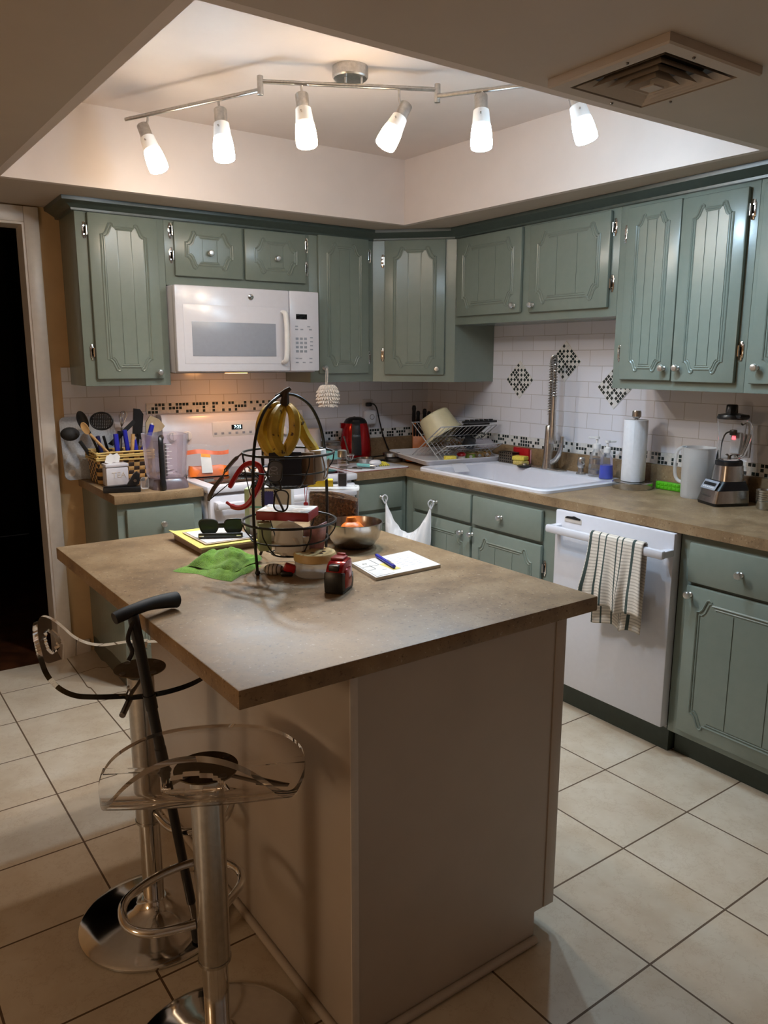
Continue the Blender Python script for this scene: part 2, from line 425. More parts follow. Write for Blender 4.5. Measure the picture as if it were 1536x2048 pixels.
# ------------------------------------------------------------------ cabinets
def panel_path(W, H, inset=0.0, mx=.052, my=.036):
    a = W/2-mx-inset; t = H/2-my-inset; k = min(1.0, (a*2)/.2, H/.24)
    q = [(a, t-.052*k), (a-.010*k, t-.052*k), (a-.022*k, t-.040*k), (a-.030*k, t-.020*k), (a-.037*k, t-.004*k), (a-.046*k, t), (a-.054*k, t-.006*k), (a-.057*k, t-.018*k)]
    top = q + [(-x, z) for x, z in reversed(q)]
    return [(x, z) for x, z in top] + [(-x, -z) for x, z in top]
def make_door(name, parent, W, H, M0, knob=None, hinge=None, panel=True, style='door'):
    """door slab in local x/z, front facing -y; M0 puts it in the world"""
    g = G().box(-W/2, W/2, 0, .02, -H/2, H/2, .006)
    if panel:
        for ins, r in ((0, .0046), (.0105, .0032)):
            P = [(x, .0002, z) for x, z in panel_path(W, H, ins)]
            g.tube(P, r, 6, closed=True, flat=1.0, up=(0, 1, 0))
        Q = panel_path(W, H, .0175); a_ = max(x for x, z in Q); gap = .0022
        for lo_, hi_ in ((-a_-1, -a_*.36-gap), (-a_*.36+gap, a_*.36-gap), (a_*.36+gap, a_+1)):
            R_ = Q
            for lim, sg in ((lo_, 1), (hi_, -1)):
                N_ = []
                for (x0, z0), (x1, z1) in zip(R_, R_[1:]+R_[:1]):
                    i0, i1 = sg*(x0-lim) >= 0, sg*(x1-lim) >= 0
                    if i0: N_.append((x0, z0))
                    if i0 != i1: t_ = (lim-x0)/(x1-x0); N_.append((lim, z0+(z1-z0)*t_))
                R_ = N_
            g.prism([(x, z) for x, z in R_], -.0005, .0022, RX(PI/2))
    root = parent
    while root.parent: root = root.parent
    d = g.build(name, m_greend if panel else m_green, None)
    d.parent = parent; d.matrix_local = T(-root.location) @ M0
    if knob:
        kx, kz = knob
        k = G().lathe([(0, .001), (.009, .001), (.009, .003), (.0055, .006), (.005, .012), (.010, .016), (.0145, .021), (.0145, .025), (.011, .030), (0, .032)], 18, T(kx, 0, kz) @ RX(PI/2)).build('knob', m_knob, None)
        k.parent = d
    if hinge:
        side, zs = hinge
        for z in zs:
            x = side*(W/2)
            h = G().box(x + side*.004, x + side*.022, .016, .0195, z-.026, z+.026, .003).cyl((x+side*.004, .012, z-.02), (x+side*.004, .012, z+.02), .0048, seg=10)
            h.box(x+side*.006, x+side*.018, .016, .0193, z-.036, z+.036, .003)
            h.cyl((x+side*.014, .0185, z+.018), (x+side*.014, .0145, z+.018), .003, seg=8).cyl((x+side*.014, .0185, z-.018), (x+side*.014, .0145, z-.018), .003, seg=8)
            h.build('hinge', m_chrome, None).parent = d
    return d
FB = lambda x0, x1, z0, z1, y=-.315: T((x0+x1)/2, y, (z0+z1)/2)                         # door on the back wall
FR = lambda y0, y1, z0, z1, x=-.315: T(x, (y0+y1)/2, (z0+z1)/2) @ RZ(-PI/2)             # door on the right wall (local +x = world -y)
WG = 'sage green wall cabinets'; BG = 'sage green base cabinets'
def wall_cab(label, x0, x1, z0, z1=2.131):
    c = thing('wall_cabinet', label, 'cabinet', ((x0+x1)/2, -.1475, z0), 0, WG)
    G().box(x0, x1, -.295, -.0085, z0, z1, .0015).build('body', m_green, c); return c
E_ = .0008
c = wall_cab('tall single-door green wall cabinet at the left end, beside the doorway', -2.173, -1.78-E_, 1.369)
make_door('door', c, .308, .72, FB(-2.124, -1.816, 1.4, 2.12), (.128, -.33), (-1, (.285, -.24)))
c = wall_cab('short green wall cabinet with two small doors above the white microwave', -1.78, -1.018-E_, 1.832)
make_door('door', c, .342, .243, FB(-1.738, -1.396, 1.875, 2.118), (0, -.01), (-1, (.08, -.03)))
make_door('door', c, .338, .243, FB(-1.383, -1.045, 1.875, 2.118), (0, -.01), (1, (.07, -.045)))
c = wall_cab('narrow green wall cabinet right of the microwave, a fluffy white duster on its knob', -1.018, -.618-E_, 1.369)
make_door('door', c, .314, .71, FB(-.970, -.656, 1.416, 2.126), (-.135, -.325), (1, (.27, -.27)))
c = thing('wall_cabinet', 'diagonal green corner wall cabinet between the stove wall and the sink wall', 'cabinet', (-.3, -.3, 1.369), 0, WG)
G().prism([(-.0085, -.0085), (-.618, -.0085), (-.618, -.295), (-.295, -.618), (-.0085, -.618)], 1.369, 2.131).build('body', m_green, c)
dc = V((-.466, -.475, 1.766)); nrm = V((-1, -1, 0)).normalized()
make_door('door', c, .334, .714, T(dc) @ RZ(-PI/4) , (.128, -.325), (-1, (.25, -.25)))
c = thing('wall_cabinet', 'short green wall cabinet with two doors above the sink and faucet', 'cabinet', (-.1475, -1.16, 1.676), 0, WG)
G().box(-.295, -.0085, -1.705+E_, -.618-E_, 1.676, 2.131, .0015).build('body', m_green, c)
make_door('door', c, .486, .40, FR(-1.132, -.646, 1.718, 2.118), (.205, -.165), (-1, (.12, -.13)))
make_door('door', c, .476, .40, FR(-1.665, -1.189, 1.714, 2.114), (-.205, -.165), (1, (.13, -.10)))
c = thing('wall_cabinet', 'tall two-door green wall cabinet right of the sink, above the paper towels', 'cabinet', (-.1475, -2.01, 1.369), 0, WG)
G().box(-.295, -.0085, -2.318+E_, -1.705, 1.369, 2.131, .0015).build('body', m_green, c)
make_door('door', c, .259, .70, FR(-2.009, -1.750, 1.408, 2.108), (.098, -.30), (-1, (.25, -.24)))
make_door('door', c, .272, .70, FR(-2.284, -2.012, 1.404, 2.104), (-.105, -.295), (1, (.27, -.23)))
c = thing('wall_cabinet', 'green wall cabinet at the right edge of the photo, above the blender', 'cabinet', (-.1475, -2.6, 1.369), 0, WG)
G().box(-.295, -.0085, -2.95, -2.318, 1.369, 2.131, .0015).build('body', m_green, c)
make_door('door', c, .56, .70, FR(-2.90, -2.34, 1.404, 2.104), (-.245, -.29), (1, (.27, -.23)))

# base cabinets
def base_body(c, x0, x1, y0, y1, kick='y'):
    G().box(x0, x1, y0, y1, .1, .875, .0015).build('body', m_green, c)
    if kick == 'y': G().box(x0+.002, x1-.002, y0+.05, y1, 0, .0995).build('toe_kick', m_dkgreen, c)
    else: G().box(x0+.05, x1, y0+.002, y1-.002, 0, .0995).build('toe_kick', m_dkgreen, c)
c = thing('base_cabinet', 'small green base cabinet left of the white stove, beside the doorway', 'cabinet', (-1.965, -.31, 0), 0, BG)
base_body(c, -2.158, -1.775, -.61, -.0085)
make_door('drawer', c, .305, .148, FB(-2.122, -1.817, .698, .846, -.63), (.005, -.002), None, False)
make_door('door', c, .305, .55, FB(-2.122, -1.817, .125, .675, -.63), (.12, .235), (-1, (.2, -.2)))
c = thing('base_cabinet', 'green base cabinet in the inner corner right of the stove, bag hung on its knob', 'cabinet', (-.78, -.31, 0), 0, BG)
base_body(c, -.945, -.612, -.61, -.0085)
make_door('drawer', c, .297, .14, FB(-.945, -.648, .708, .848, -.63), (.004, -.001), None, False)
make_door('door', c, .297, .56, FB(-.945, -.648, .125, .69, -.63), (-.11, .24), None)
c = thing('base_cabinet', 'wide green sink base cabinet with two false drawers over two doors', 'cabinet', (-.31, -1.17, 0), 0, BG)
G().box(-.61, -.592, -1.735, -.6115, .1, .875).box(-.592, -.0085, -1.735, -1.717, .1, .875).box(-.592, -.0085, -.6295, -.6115, .1, .875).box(-.592, -.0085, -1.717, -.6295, .1, .118).build('body', m_green, c)
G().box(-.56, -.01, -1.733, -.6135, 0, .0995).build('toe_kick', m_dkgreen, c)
make_door('drawer', c, .47, .14, FR(-1.166, -.696, .708, .848, -.63), (-.026, -.004), None, False)
make_door('drawer', c, .46, .14, FR(-1.640, -1.180, .706, .846, -.63), (-.022, -.002), None, False)
make_door('door', c, .47, .565, FR(-1.166, -.696, .125, .692, -.63), (.18, .245), None)
make_door('door', c, .46, .565, FR(-1.642, -1.182, .125, .690, -.63), (-.225, .25), (1, (.18, -.2)))
c = thing('base_cabinet', 'green base cabinet right of the dishwasher, under the blender', 'cabinet', (-.31, -2.64, 0), 0, BG)
base_body(c, -.61, -.0085, -2.95, -2.322, 'x')
make_door('drawer', c, .53, .146, FR(-2.898, -2.367, .704, .85, -.63), (-.06, -.002), None, False)
make_door('door', c, .53, .565, FR(-2.898, -2.367, .128, .692, -.63), (-.245, .25), None)
# worktops
c = thing('countertop', 'short tan laminate countertop left of the stove, holding a utensil basket', 'countertop', (-1.97, -.32, .876))
G().box(-2.173, -1.772, -.636, -.0085, .8755, .914, .002).build('slab', m_lam, c)
G().box(-2.173, -1.812, -.0265, -.0085, .914, 1.016, .0015).build('backsplash', m_lam, c)
c = thing('countertop', 'long L-shaped tan laminate countertop running round the corner past the sink', 'countertop', (-.32, -1.2, .876))
g = G()
for b in ((-.949, -.634, -.636, -.0085), (-.634, -.0085, -.74, -.0085), (-.634, -.585, -1.6, -.74), (-.085, -.0085, -1.6, -.74), (-.634, -.0085, -2.95, -1.6)):
    g.box(b[0], b[1], b[2], b[3], .8755, .914)
bmesh.ops.remove_doubles(g.bm, verts=g.bm.verts, dist=1e-5)
g.build('slab', m_lam, c)
G().box(-.949, -.0265, -.0265, -.0085, .9142, 1.0185, .0015).box(-.0265, -.0085, -2.95, -.0085, .9142, 1.0185, .0015).build('backsplash', m_lam, c)
# ------------------------------------------------------------------ microwave
c = thing('microwave', 'white over-range microwave below the short two-door cabinet', 'microwave', (-1.4, -.2, 1.425))
G().box(-1.776, -1.022, -.352, -.009, 1.427, 1.8285, .002).build('body', m_white, c)
d = G().box(-1.779, -1.189, -.396, -.354, 1.432, 1.8285, .008).build('door', m_white, c)
G().box(-1.742, -1.215, -.3975, -.395, 1.469, 1.741, .001).build('bezel', m_white, d)
G().box(-1.703, -1.268, -.3992, -.397, 1.505, 1.664, .0008).build('window', m_grey, d)
h = smooth_path([(-1.228, -.396, 1.722), (-1.228, -.428, 1.712), (-1.226, -.436, 1.66), (-1.226, -.438, 1.60), (-1.226, -.436, 1.54), (-1.228, -.428, 1.488), (-1.228, -.396, 1.476)], 5)
G().tube(h, .014, 12, flat=.75, up=(0, 1, 0)).build('handle', m_whitep, d)
e = G().lathe([(0, 0), (.0145, 0), (.0145, .002), (.0125, .003), (0, .003)], 24, T(-1.398, -.396, 1.787) @ RX(PI/2)).build('emblem', m_chrome, d)
sp = []
for k in range(22): a = k*.5; r = .002 + .0003*k; sp.append((-1.398 + r*math.cos(a), -.3995, 1.787 + r*math.sin(a)))
G().tube(sp, .0008, 5).build('monogram', m_dksteel, e)
p = G().box(-1.1865, -1.019, -.396, -.354, 1.432, 1.8285, .006).build('control_panel', m_white, c)
G().box(-1.152, -1.089, -.3975, -.395, 1.690, 1.716, .0008).build('display', m_dkglass, p)
for r in range(4):
    for q_ in range(3): G().box(-1.156+q_*.024, -1.140+q_*.024, -.3972, -.3955, 1.588-r*.021, 1.600-r*.021, .0006).build('key', m_grey, p)
for x, z in [(-1.15, 1.64), (-1.12, 1.64), (-1.07, 1.64), (-1.15, 1.655), (-1.08, 1.655), (-1.15, 1.495), (-1.13, 1.495), (-1.07, 1.495), (-1.15, 1.475), (-1.11, 1.475), (-1.07, 1.475), (-1.065, 1.60), (-1.065, 1.58), (-1.065, 1.56), (-1.065, 1.54)]:
    G().box(x-.008, x+.008, -.3972, -.3955, z-.003, z+.003).build('key', m_grey, p)
G().box(-1.77, -1.03, -.34, -.02, 1.424, 1.428).build('vent_grille', m_dksteel, c)
G().box(-1.50, -1.40, -.335, -.285, 1.4215, 1.4245).build('task_light', EMIT('warm_task_lamp', (1, .45, .15, 1), 6), c)

# ------------------------------------------------------------------ stove
c = thing('stove', 'white freestanding electric stove with a black glass cooktop and clock', 'stove', (-1.36, -.33, 0))
XL, XR = -1.766, -.956
G().box(XL+.01, XR-.01, -.62, -.03, .02, .885, .004).build('body', m_white, c)
G().box(XL, XR, -.665, -.03, .886, .921, .010).build('cooktop_frame', m_white, c)
ck = G().box(XL+.05, XR-.05, -.615, -.10, .9205, .9235, .001).build('cooktop_glass', m_dkglass, c)
b = G().prism([(-.10, .92), (-.10, 1.0), (-.085, 1.195), (-.072, 1.21), (-.0125, 1.21), (-.0125, .92)], 0, XR-XL, axes((XL, 0, 0), (0, 1, 0), (0, 0, 1), (1, 0, 0)), .0).build('control_panel', m_white, c)
def onp(x, z): # point on the sloping backguard
    return V((x, -.10 + .015*max(0, (z-1.0))/.195 - .0005, z))
G().box(-1.50, -1.21, -.0935, -.088, 1.085, 1.165, .002, T(0, 0, 0)).build('touch_panel', m_whitep, b)
dp = G().box(-1.392, -1.330, -.096, -.0895, 1.122, 1.147, .0008).build('clock_display', m_dkglass, b)
G().text('7:25', .024, T(-1.358, -.0962, 1.1345) @ RX(PI/2)).build('digits', EMIT('cyan_digits', (.5, .9, 1, 1), 4), dp, flat=True)
for i in range(7):
    G().box(-1.49+i*.04, -1.475+i*.04, -.0945, -.0928, 1.098, 1.110, .0005).build('key', m_grey, b)
for x in (-1.64, -1.72, -1.08, -1.0):
    k = G().lathe([(0, 0), (.026, 0), (.026, .004), (.021, .008), (.019, .024), (0, .026)], 20, T(onp(x, 1.10)) @ RX(PI/2-.08)).build('knob', m_whitep, b)
    G().box(-.004, .004, -.02, .02, .02, .032, .002, T(onp(x, 1.10)) @ RX(PI/2-.08)).build('grip', m_whitep, k)
d = G().box(XL+.012, XR-.012, -.66, -.622, .20, .872, .008).build('oven_door', m_white, c)
G().box(XL+.10, XR-.10, -.6615, -.659, .36, .70, .001).build('oven_window', m_grey, d)
G().box(XL+.03, XR-.03, -.712, -.684, .815, .848, .010).box(XL+.03, XL+.065, -.69, -.655, .81, .85, .006).box(XR-.065, XR-.03, -.69, -.655, .81, .85, .006).build('handle', m_white, d)
G().box(XL+.012, XR-.012, -.655, -.622, .05, .19, .006).build('storage_drawer', m_white, c)

# ------------------------------------------------------------------ dishwasher
c = thing('dishwasher', 'white built-in dishwasher with a towel over its bar handle', 'dishwasher', (-.3, -2.027, 0))
G().box(-.60, -.03, -2.312, -1.742, .1, .872).build('body', m_dksteel, c)
d = G().box(-.648, -.602, -2.3175, -1.7385, .115, .872, .006).build('door', m_white, c)
G().box(-.715, -.690, -2.318, -1.742, .782, .816, .009).box(-.70, -.64, -1.775, -1.742, .785, .813, .006).box(-.70, -.64, -2.318, -2.285, .785, .813, .006).build('handle', m_white, d)
G().box(-.6495, -.646, -1.882, -1.79, .828, .850, .001).build('vent_slot', m_trim, d)
G().prism([(-1.795, .848), (-1.805, .853), (-1.83, .855), (-1.842, .858), (-1.855, .855), (-1.876, .851), (-1.876, .8445), (-1.795, .8445)], 0, .002, axes((-.6512, 0, 0), (0, 1, 0), (0, 0, 1), (1, 0, 0))).build('vent_gap', m_black, d)
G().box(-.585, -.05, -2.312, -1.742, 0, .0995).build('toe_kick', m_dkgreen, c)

# ------------------------------------------------------------------ sink
c = thing('sink', 'wide white drop-in kitchen sink set in the tan countertop', 'sink', (-.33, -1.165, .914))
def rr(cx, cy, hx, hy, r, z): return [V((cx+x, cy+y, z)) for x, y in rrect(hx, hy, r, 6)]
L = [rr(-.325, -1.165, .285, .465, .05, .9142), rr(-.325, -1.165, .285, .465, .05, .926), rr(-.325, -1.165, .278, .458, .045, .932), rr(-.355, -1.165, .225, .415, .06, .931),
     rr(-.355, -1.165, .215, .405, .06, .924), rr(-.355, -1.165, .200, .390, .07, .80), rr(-.355, -1.165, .18, .37, .07, .755), rr(-.355, -1.165, .10, .25, .06, .748)]
G().loft(L, cap0=False).build('basin', m_white, c)
G().lathe([(0, .001), (.04, .001), (.042, .003), (.03, .004), (0, .002)], 24, T(-.355, -1.165, .748)).build('drain', m_nickel, c)

# faucet
c = thing('faucet', 'brushed nickel spring-neck faucet with a side lever, behind the sink', 'faucet', (-.09, -1.15, .932))
fx, fy = -.09, -1.15
G().prism([(x+fx, y+fy) for x, y in rrect(.028, .12, .027, 6)], .9322, .938, None, .002).build('base_plate', m_nickel, c)
G().lathe([(0, .938), (.033, .938), (.031, .95), (.026, 1.0), (.022, 1.10), (.020, 1.155), (.017, 1.16), (0, 1.16)], 24, T(fx, fy, 0)).build('body', m_nickel, c)
dirv = V((-.60, -.80, 0)); nk = []
for zz in (1.155, 1.22, 1.30, 1.38, 1.43): nk.append(V((fx, fy, zz)))
for a in range(0, 190, 20):
    t = math.radians(a); nk.append(V((fx, fy, 1.45)) + dirv*(.05-.05*math.cos(t)) + V((0, 0, .05*math.sin(t))))
for zz in (1.41, 1.36, 1.30): nk.append(V((fx, fy, zz)) + dirv*.1)
nk = smooth_path(nk, 4)
G().tube(nk, .007, 10).build('hose', m_dksteel, c)
# coil
acc = [0]
for a, b in zip(nk, nk[1:]): acc.append(acc[-1]+(b-a).length)
def at(sv):
    for i in range(1, len(acc)):
        if acc[i] >= sv: 
            t = (sv-acc[i-1])/max(1e-9, acc[i]-acc[i-1]); return nk[i-1].lerp(nk[i], t), (nk[i]-nk[i-1]).normalized()
    return nk[-1], (nk[-1]-nk[-2]).normalized()
coil = []; s0, s1 = acc[-1]*.10, acc[-1]*.99; turns = 40
side = dirv.cross(V((0, 0, 1))).normalized()
for k in range(turns*10+1):
    p_, d_ = at(s0 + (s1-s0)*k/(turns*10)); n2 = side.cross(d_).normalized(); th = 2*PI*k/10
    coil.append(p_ + side*.0125*math.cos(th) + n2*.0125*math.sin(th))
G().tube(coil, .0022, 5).build('spring', m_nickel, c)
hd = V((fx, fy, 0)) + dirv*.1
G().lathe([(0, 1.075), (.017, 1.075), (.020, 1.085), (.018, 1.13), (.0145, 1.19), (.013, 1.29), (.015, 1.31), (0, 1.312)], 20, T(hd)).build('spray_head', m_nickel, c)
G().tube([V((fx, fy, 1.15)), V((fx, fy, 1.15))+dirv*.05, V((hd.x, hd.y, 1.15))], .007, 8).build('docking_arm', m_nickel, c)
lv = smooth_path([(fx, fy-.02, .965), (fx-.005, fy-.055, .985), (fx-.01, fy-.085, 1.02), (fx-.012, fy-.098, 1.07), (fx-.012, fy-.102, 1.11)], 5)
G().tube(lv, [.015 - .005*i/(len(lv)-1) for i in range(len(lv))], 10, flat=.8).build('lever', m_nickel, c)
# ------------------------------------------------------------------ track light
A, B = V((-1.790, -1.368, 2.420)), V((-1.243, -1.649, 2.420)); A2, B2 = V((-1.788, -1.362, 2.395)), V((-1.251, -1.660, 2.395))
LE = V((-2.069, -.764, 2.395)); RE = B2 + (V((-1.098, -1.882, 2.395))-B2).normalized()*.62
c = thing('track_light', 'brushed nickel six-lamp track light hung in the raised ceiling tray', 'ceiling light', (-1.505, -1.49, 2.485))
G().lathe([(0, 2.4848), (.062, 2.4848), (.062, 2.452), (.058, 2.447), (0, 2.445)], 32, T(-1.505, -1.492, 0)).build('canopy', m_nickel, c)
dv = (B-A).normalized()
for s_ in (-.028, .028):
    p_ = V((-1.505, -1.5145, 2.42)) + dv*s_
    G().cyl(p_, (p_.x, p_.y, 2.447), .004, seg=10).build('mount_post', m_nickel, c)
G().cyl(A, B, .0075, seg=12).build('bar', m_nickel, c)
G().cyl(A2, LE, .0075, seg=12).build('bar', m_nickel, c); G().cyl(B2, RE, .0075, seg=12).build('bar', m_nickel, c)
for p_ in (A, B): G().cyl((p_.x, p_.y, 2.438), (p_.x, p_.y, 2.377), .0105, seg=14, bev=.001).build('swivel_joint', m_nickel, c)
WARM, COOL = (1.0, .86, .72, 1), (.54, .78, 1.0, 1)
def shade_mat(name, colr, st):
    k = N(name); sp = k.n('ShaderNodeSeparateXYZ'); k.l(k.gen(), sp.inputs[0])
    f = k.ramp(sp.outputs[2], [(.0, (1, 1, 1, 1)), (.46, (1, 1, 1, 1)), (.60, (.009, .009, .009, 1)), (1, (.004, .004, .004, 1))])
    k.set(Base_Color=(.9, .88, .85, 1), Roughness=.3, Emission_Color=colr, Emission_Strength=k.math('MULTIPLY', f, st)); return k.m
SHADE_ST = 40
m_sw = shade_mat('lit_frosted_shade_warm', (1, .76, .50, 1), SHADE_ST*.8); m_sc = shade_mat('lit_frosted_shade_cool', (.60, .82, 1, 1), SHADE_ST)
LAMPS = [((-2.019, -.870, 2.395), (-2.039, -.866, 2.357), (-2.005, -.928, 2.194), 0), ((-1.868, -1.191, 2.395), (-1.868, -1.201, 2.360), (-1.873, -1.237, 2.187), 1),
         ((-1.665, -1.432, 2.42), (-1.668, -1.437, 2.384), (-1.672, -1.477, 2.212), 0), ((-1.364, -1.587, 2.42), (-1.346, -1.608, 2.364), (-1.426, -1.591, 2.222), 0),
         ((-1.160, -1.793, 2.395), (-1.166, -1.793, 2.378), (-1.180, -1.818, 2.204), 1), ((-1.006, -2.015, 2.395), (-.985, -2.045, 2.360), (-.961, -2.092, 2.202), 1)]
LP = [(15, WARM), (20, COOL), (15, WARM), (15, WARM), (20, COOL), (15, COOL)]
for i, (st, h0, e0, cool) in enumerate(LAMPS):
    st, h0, e0 = V(st), V(h0), V(e0); ax = (e0-h0).normalized(); Ln = (e0-h0).length
    Mx = align(h0, e0); Me = align(e0, h0)
    hd = G().lathe([(0, 0), (.021, 0), (.0225, .002), (.0225, .066), (.020, .068), (0, .068)], 20, Mx).build('lamp_head', m_nickel, c)
    tgt = h0 + ax*.03; G().tube([st, V((st.x, st.y, h0.z+.02)), tgt], .0045, 8).build('stem', m_nickel, hd)
    side = ax.orthogonal().normalized(); p_ = h0 + ax*.072
    G().cyl(p_-side*.036, p_+side*.036, .003, seg=8).build('shade_pin', m_nickel, hd)
    g = G().lathe([(.022, 0.0), (.036, .0), (.0375, .012), (.036, .045), (.030, .090), (.027, Ln-.052), (.024, Ln-.05), (.024, Ln-.056), (.033, .045), (.0345, .012), (.034, .002)][1:], 28)
    s_ = g.build('glass_shade', m_sc if cool else m_sw, None); s_.parent = hd; s_.matrix_local = T(-c.location) @ Me
    ld = bpy.data.lights.new('lamp_%s' % ('cool' if cool else 'warm'), 'POINT'); ld.energy = LP[i][0]*.2; ld.color = LP[i][1][:3]; ld.shadow_soft_size = .028
    lo_ = bpy.data.objects.new('bulb', ld); COL.objects.link(lo_); lo_.location = e0 + ax*.004
    ld = bpy.data.lights.new('lamp_beam', 'SPOT'); ld.energy = LP[i][0]*1.35; ld.color = LP[i][1][:3]; ld.shadow_soft_size = .026; ld.spot_size = math.radians(146); ld.spot_blend = .9
    lo_ = bpy.data.objects.new('bulb_beam', ld); COL.objects.link(lo_); lo_.matrix_world = T(e0 + ax*.005) @ (-ax).to_track_quat('Z', 'Y').to_matrix().to_4x4()
# lamp under the microwave
ld = bpy.data.lights.new('task', 'AREA'); ld.energy = .8; ld.color = (1, .42, .12); ld.size = .08; ld.size_y = .04; ld.shape = 'RECTANGLE'
lo_ = bpy.data.objects.new('task_bulb', ld); COL.objects.link(lo_); lo_.location = (-1.45, -.30, 1.419); lo_.rotation_euler = (math.radians(12), 0, 0)
# warm living room lamp behind the camera, to the left
ld = bpy.data.lights.new('living_room', 'POINT'); ld.energy = 20; ld.color = (1, .76, .52); ld.shadow_soft_size = .25
lo_ = bpy.data.objects.new('floor_lamp_bulb', ld); COL.objects.link(lo_); lo_.location = (-4.9, -2.75, 1.15)
# air vent
c = thing('air_vent', 'square cream stepped ceiling air vent near the raised tray', 'vent', (-1.37, -2.66, ZS))
vx, vy = -1.372, -2.66
def ring(g, h0, h1, z0, z1):
    L = [[V((vx+sx*h, vy+sy*h, z)) for sx, sy in ((1, 1), (-1, 1), (-1, -1), (1, -1))] for h, z in ((h0, z0), (h1, z1), (h1-.003, z1+.002), (h0-.003, z0+.004))]
    g.loft(L+[L[0]], False, False)
g = G(); L = [[V((vx+sx*h, vy+sy*h, z)) for sx, sy in ((1, 1), (-1, 1), (-1, -1), (1, -1))] for h, z in ((.176, ZS-.0002), (.176, ZS-.018), (.172, ZS-.022), (.138, ZS-.022), (.136, ZS-.003))]
g.loft(L, False, False).build('frame', m_ceil, c, ang=20)
for i in range(4):
    g = G(); ring(g, .108-.027*i, .128-.027*i, ZS-.004, ZS-.022-.003*i); g.build('louvre', m_ceil, c, ang=20)
G().prism([(vx+sx*.02, vy+sy*.02) for sx, sy in ((1, 1), (-1, 1), (-1, -1), (1, -1))], ZS-.036, ZS-.032).build('centre_plate', m_ceil, c)
G().box(vx-.137, vx+.137, vy-.137, vy+.137, ZS-.003, ZS-.001).build('duct', m_black, c)
for a, b in ((.155, .06), (-.155, -.05), (.04, .155), (-.06, -.155)): G().ball((vx+a, vy+b, ZS-.023), .004, seg=8).build('screw', m_dksteel, c)
# ------------------------------------------------------------------ island (built in its own frame, turned a touch)
IR = .023
isl = thing('kitchen_island', 'white panelled kitchen island with overhanging tan laminate top, in the foreground', 'island', (-2.0802, -2.1125, 0), IR)
def IB(g, name, m, p=None, **k): return g.build(name, m, p or isl, world=False, **k)
top = IB(G().box(-.486, .486, -.656, .656, .876, .914, .003), 'countertop', m_lam)
b = G().box(-.232, .39, -.632, .56, .086, .875).box(-.232, .318, -.632, .56, .0, .087)
IB(b, 'body', m_panelw)
IB(G().box(-.238, -.2325, -.636, .562, .0, .8745, .001), 'side_panel', m_panelw)
IB(G().prism([(-.2385, .0), (-.2385, .8745), (.385, .8745), (.385, .086), (.325, .086), (.325, 0)], 0, .005, axes((0, -.6325, 0), (1, 0, 0), (0, 0, 1), (0, -1, 0))), 'front_panel', m_panelw)
IB(G().box(-.241, -.222, -.641, -.6375, 0, .8745, .001), 'corner_strip', m_trim)
IB(G().box(.357, .392, -.641, -.6375, .088, .8745, .001), 'edge_stile', m_panelw)
IB(G().tube([(-.228, -.645, .011), (.325, -.645, .011)], .011, 10), 'shoe_moulding', m_panelw)
IB(G().tube([(-.246, -.64, .011), (-.246, .56, .011)], .011, 10), 'shoe_moulding', m_panelw)
for y0, y1 in ((-.62, -.04), (-.02, .55)):
    d = IB(G().box(.391, .410, y0, y1, .742, .865, .004), 'drawer', m_panelw)
    IB(G().lathe([(0, 0), (.006, 0), (.005, .012), (.0145, .021), (.011, .03), (0, .032)], 16, T(.41, (y0+y1)/2, .80) @ RY(PI/2)), 'knob', m_knob, d)
    d = IB(G().box(.391, .410, y0, y1, .095, .730, .004), 'door', m_panelw)
    IB(G().lathe([(0, 0), (.006, 0), (.005, .012), (.0145, .021), (.011, .03), (0, .032)], 16, T(.41, y0+.06 if y0 > -.1 else y1-.06, .66) @ RY(PI/2)), 'knob', m_knob, d)

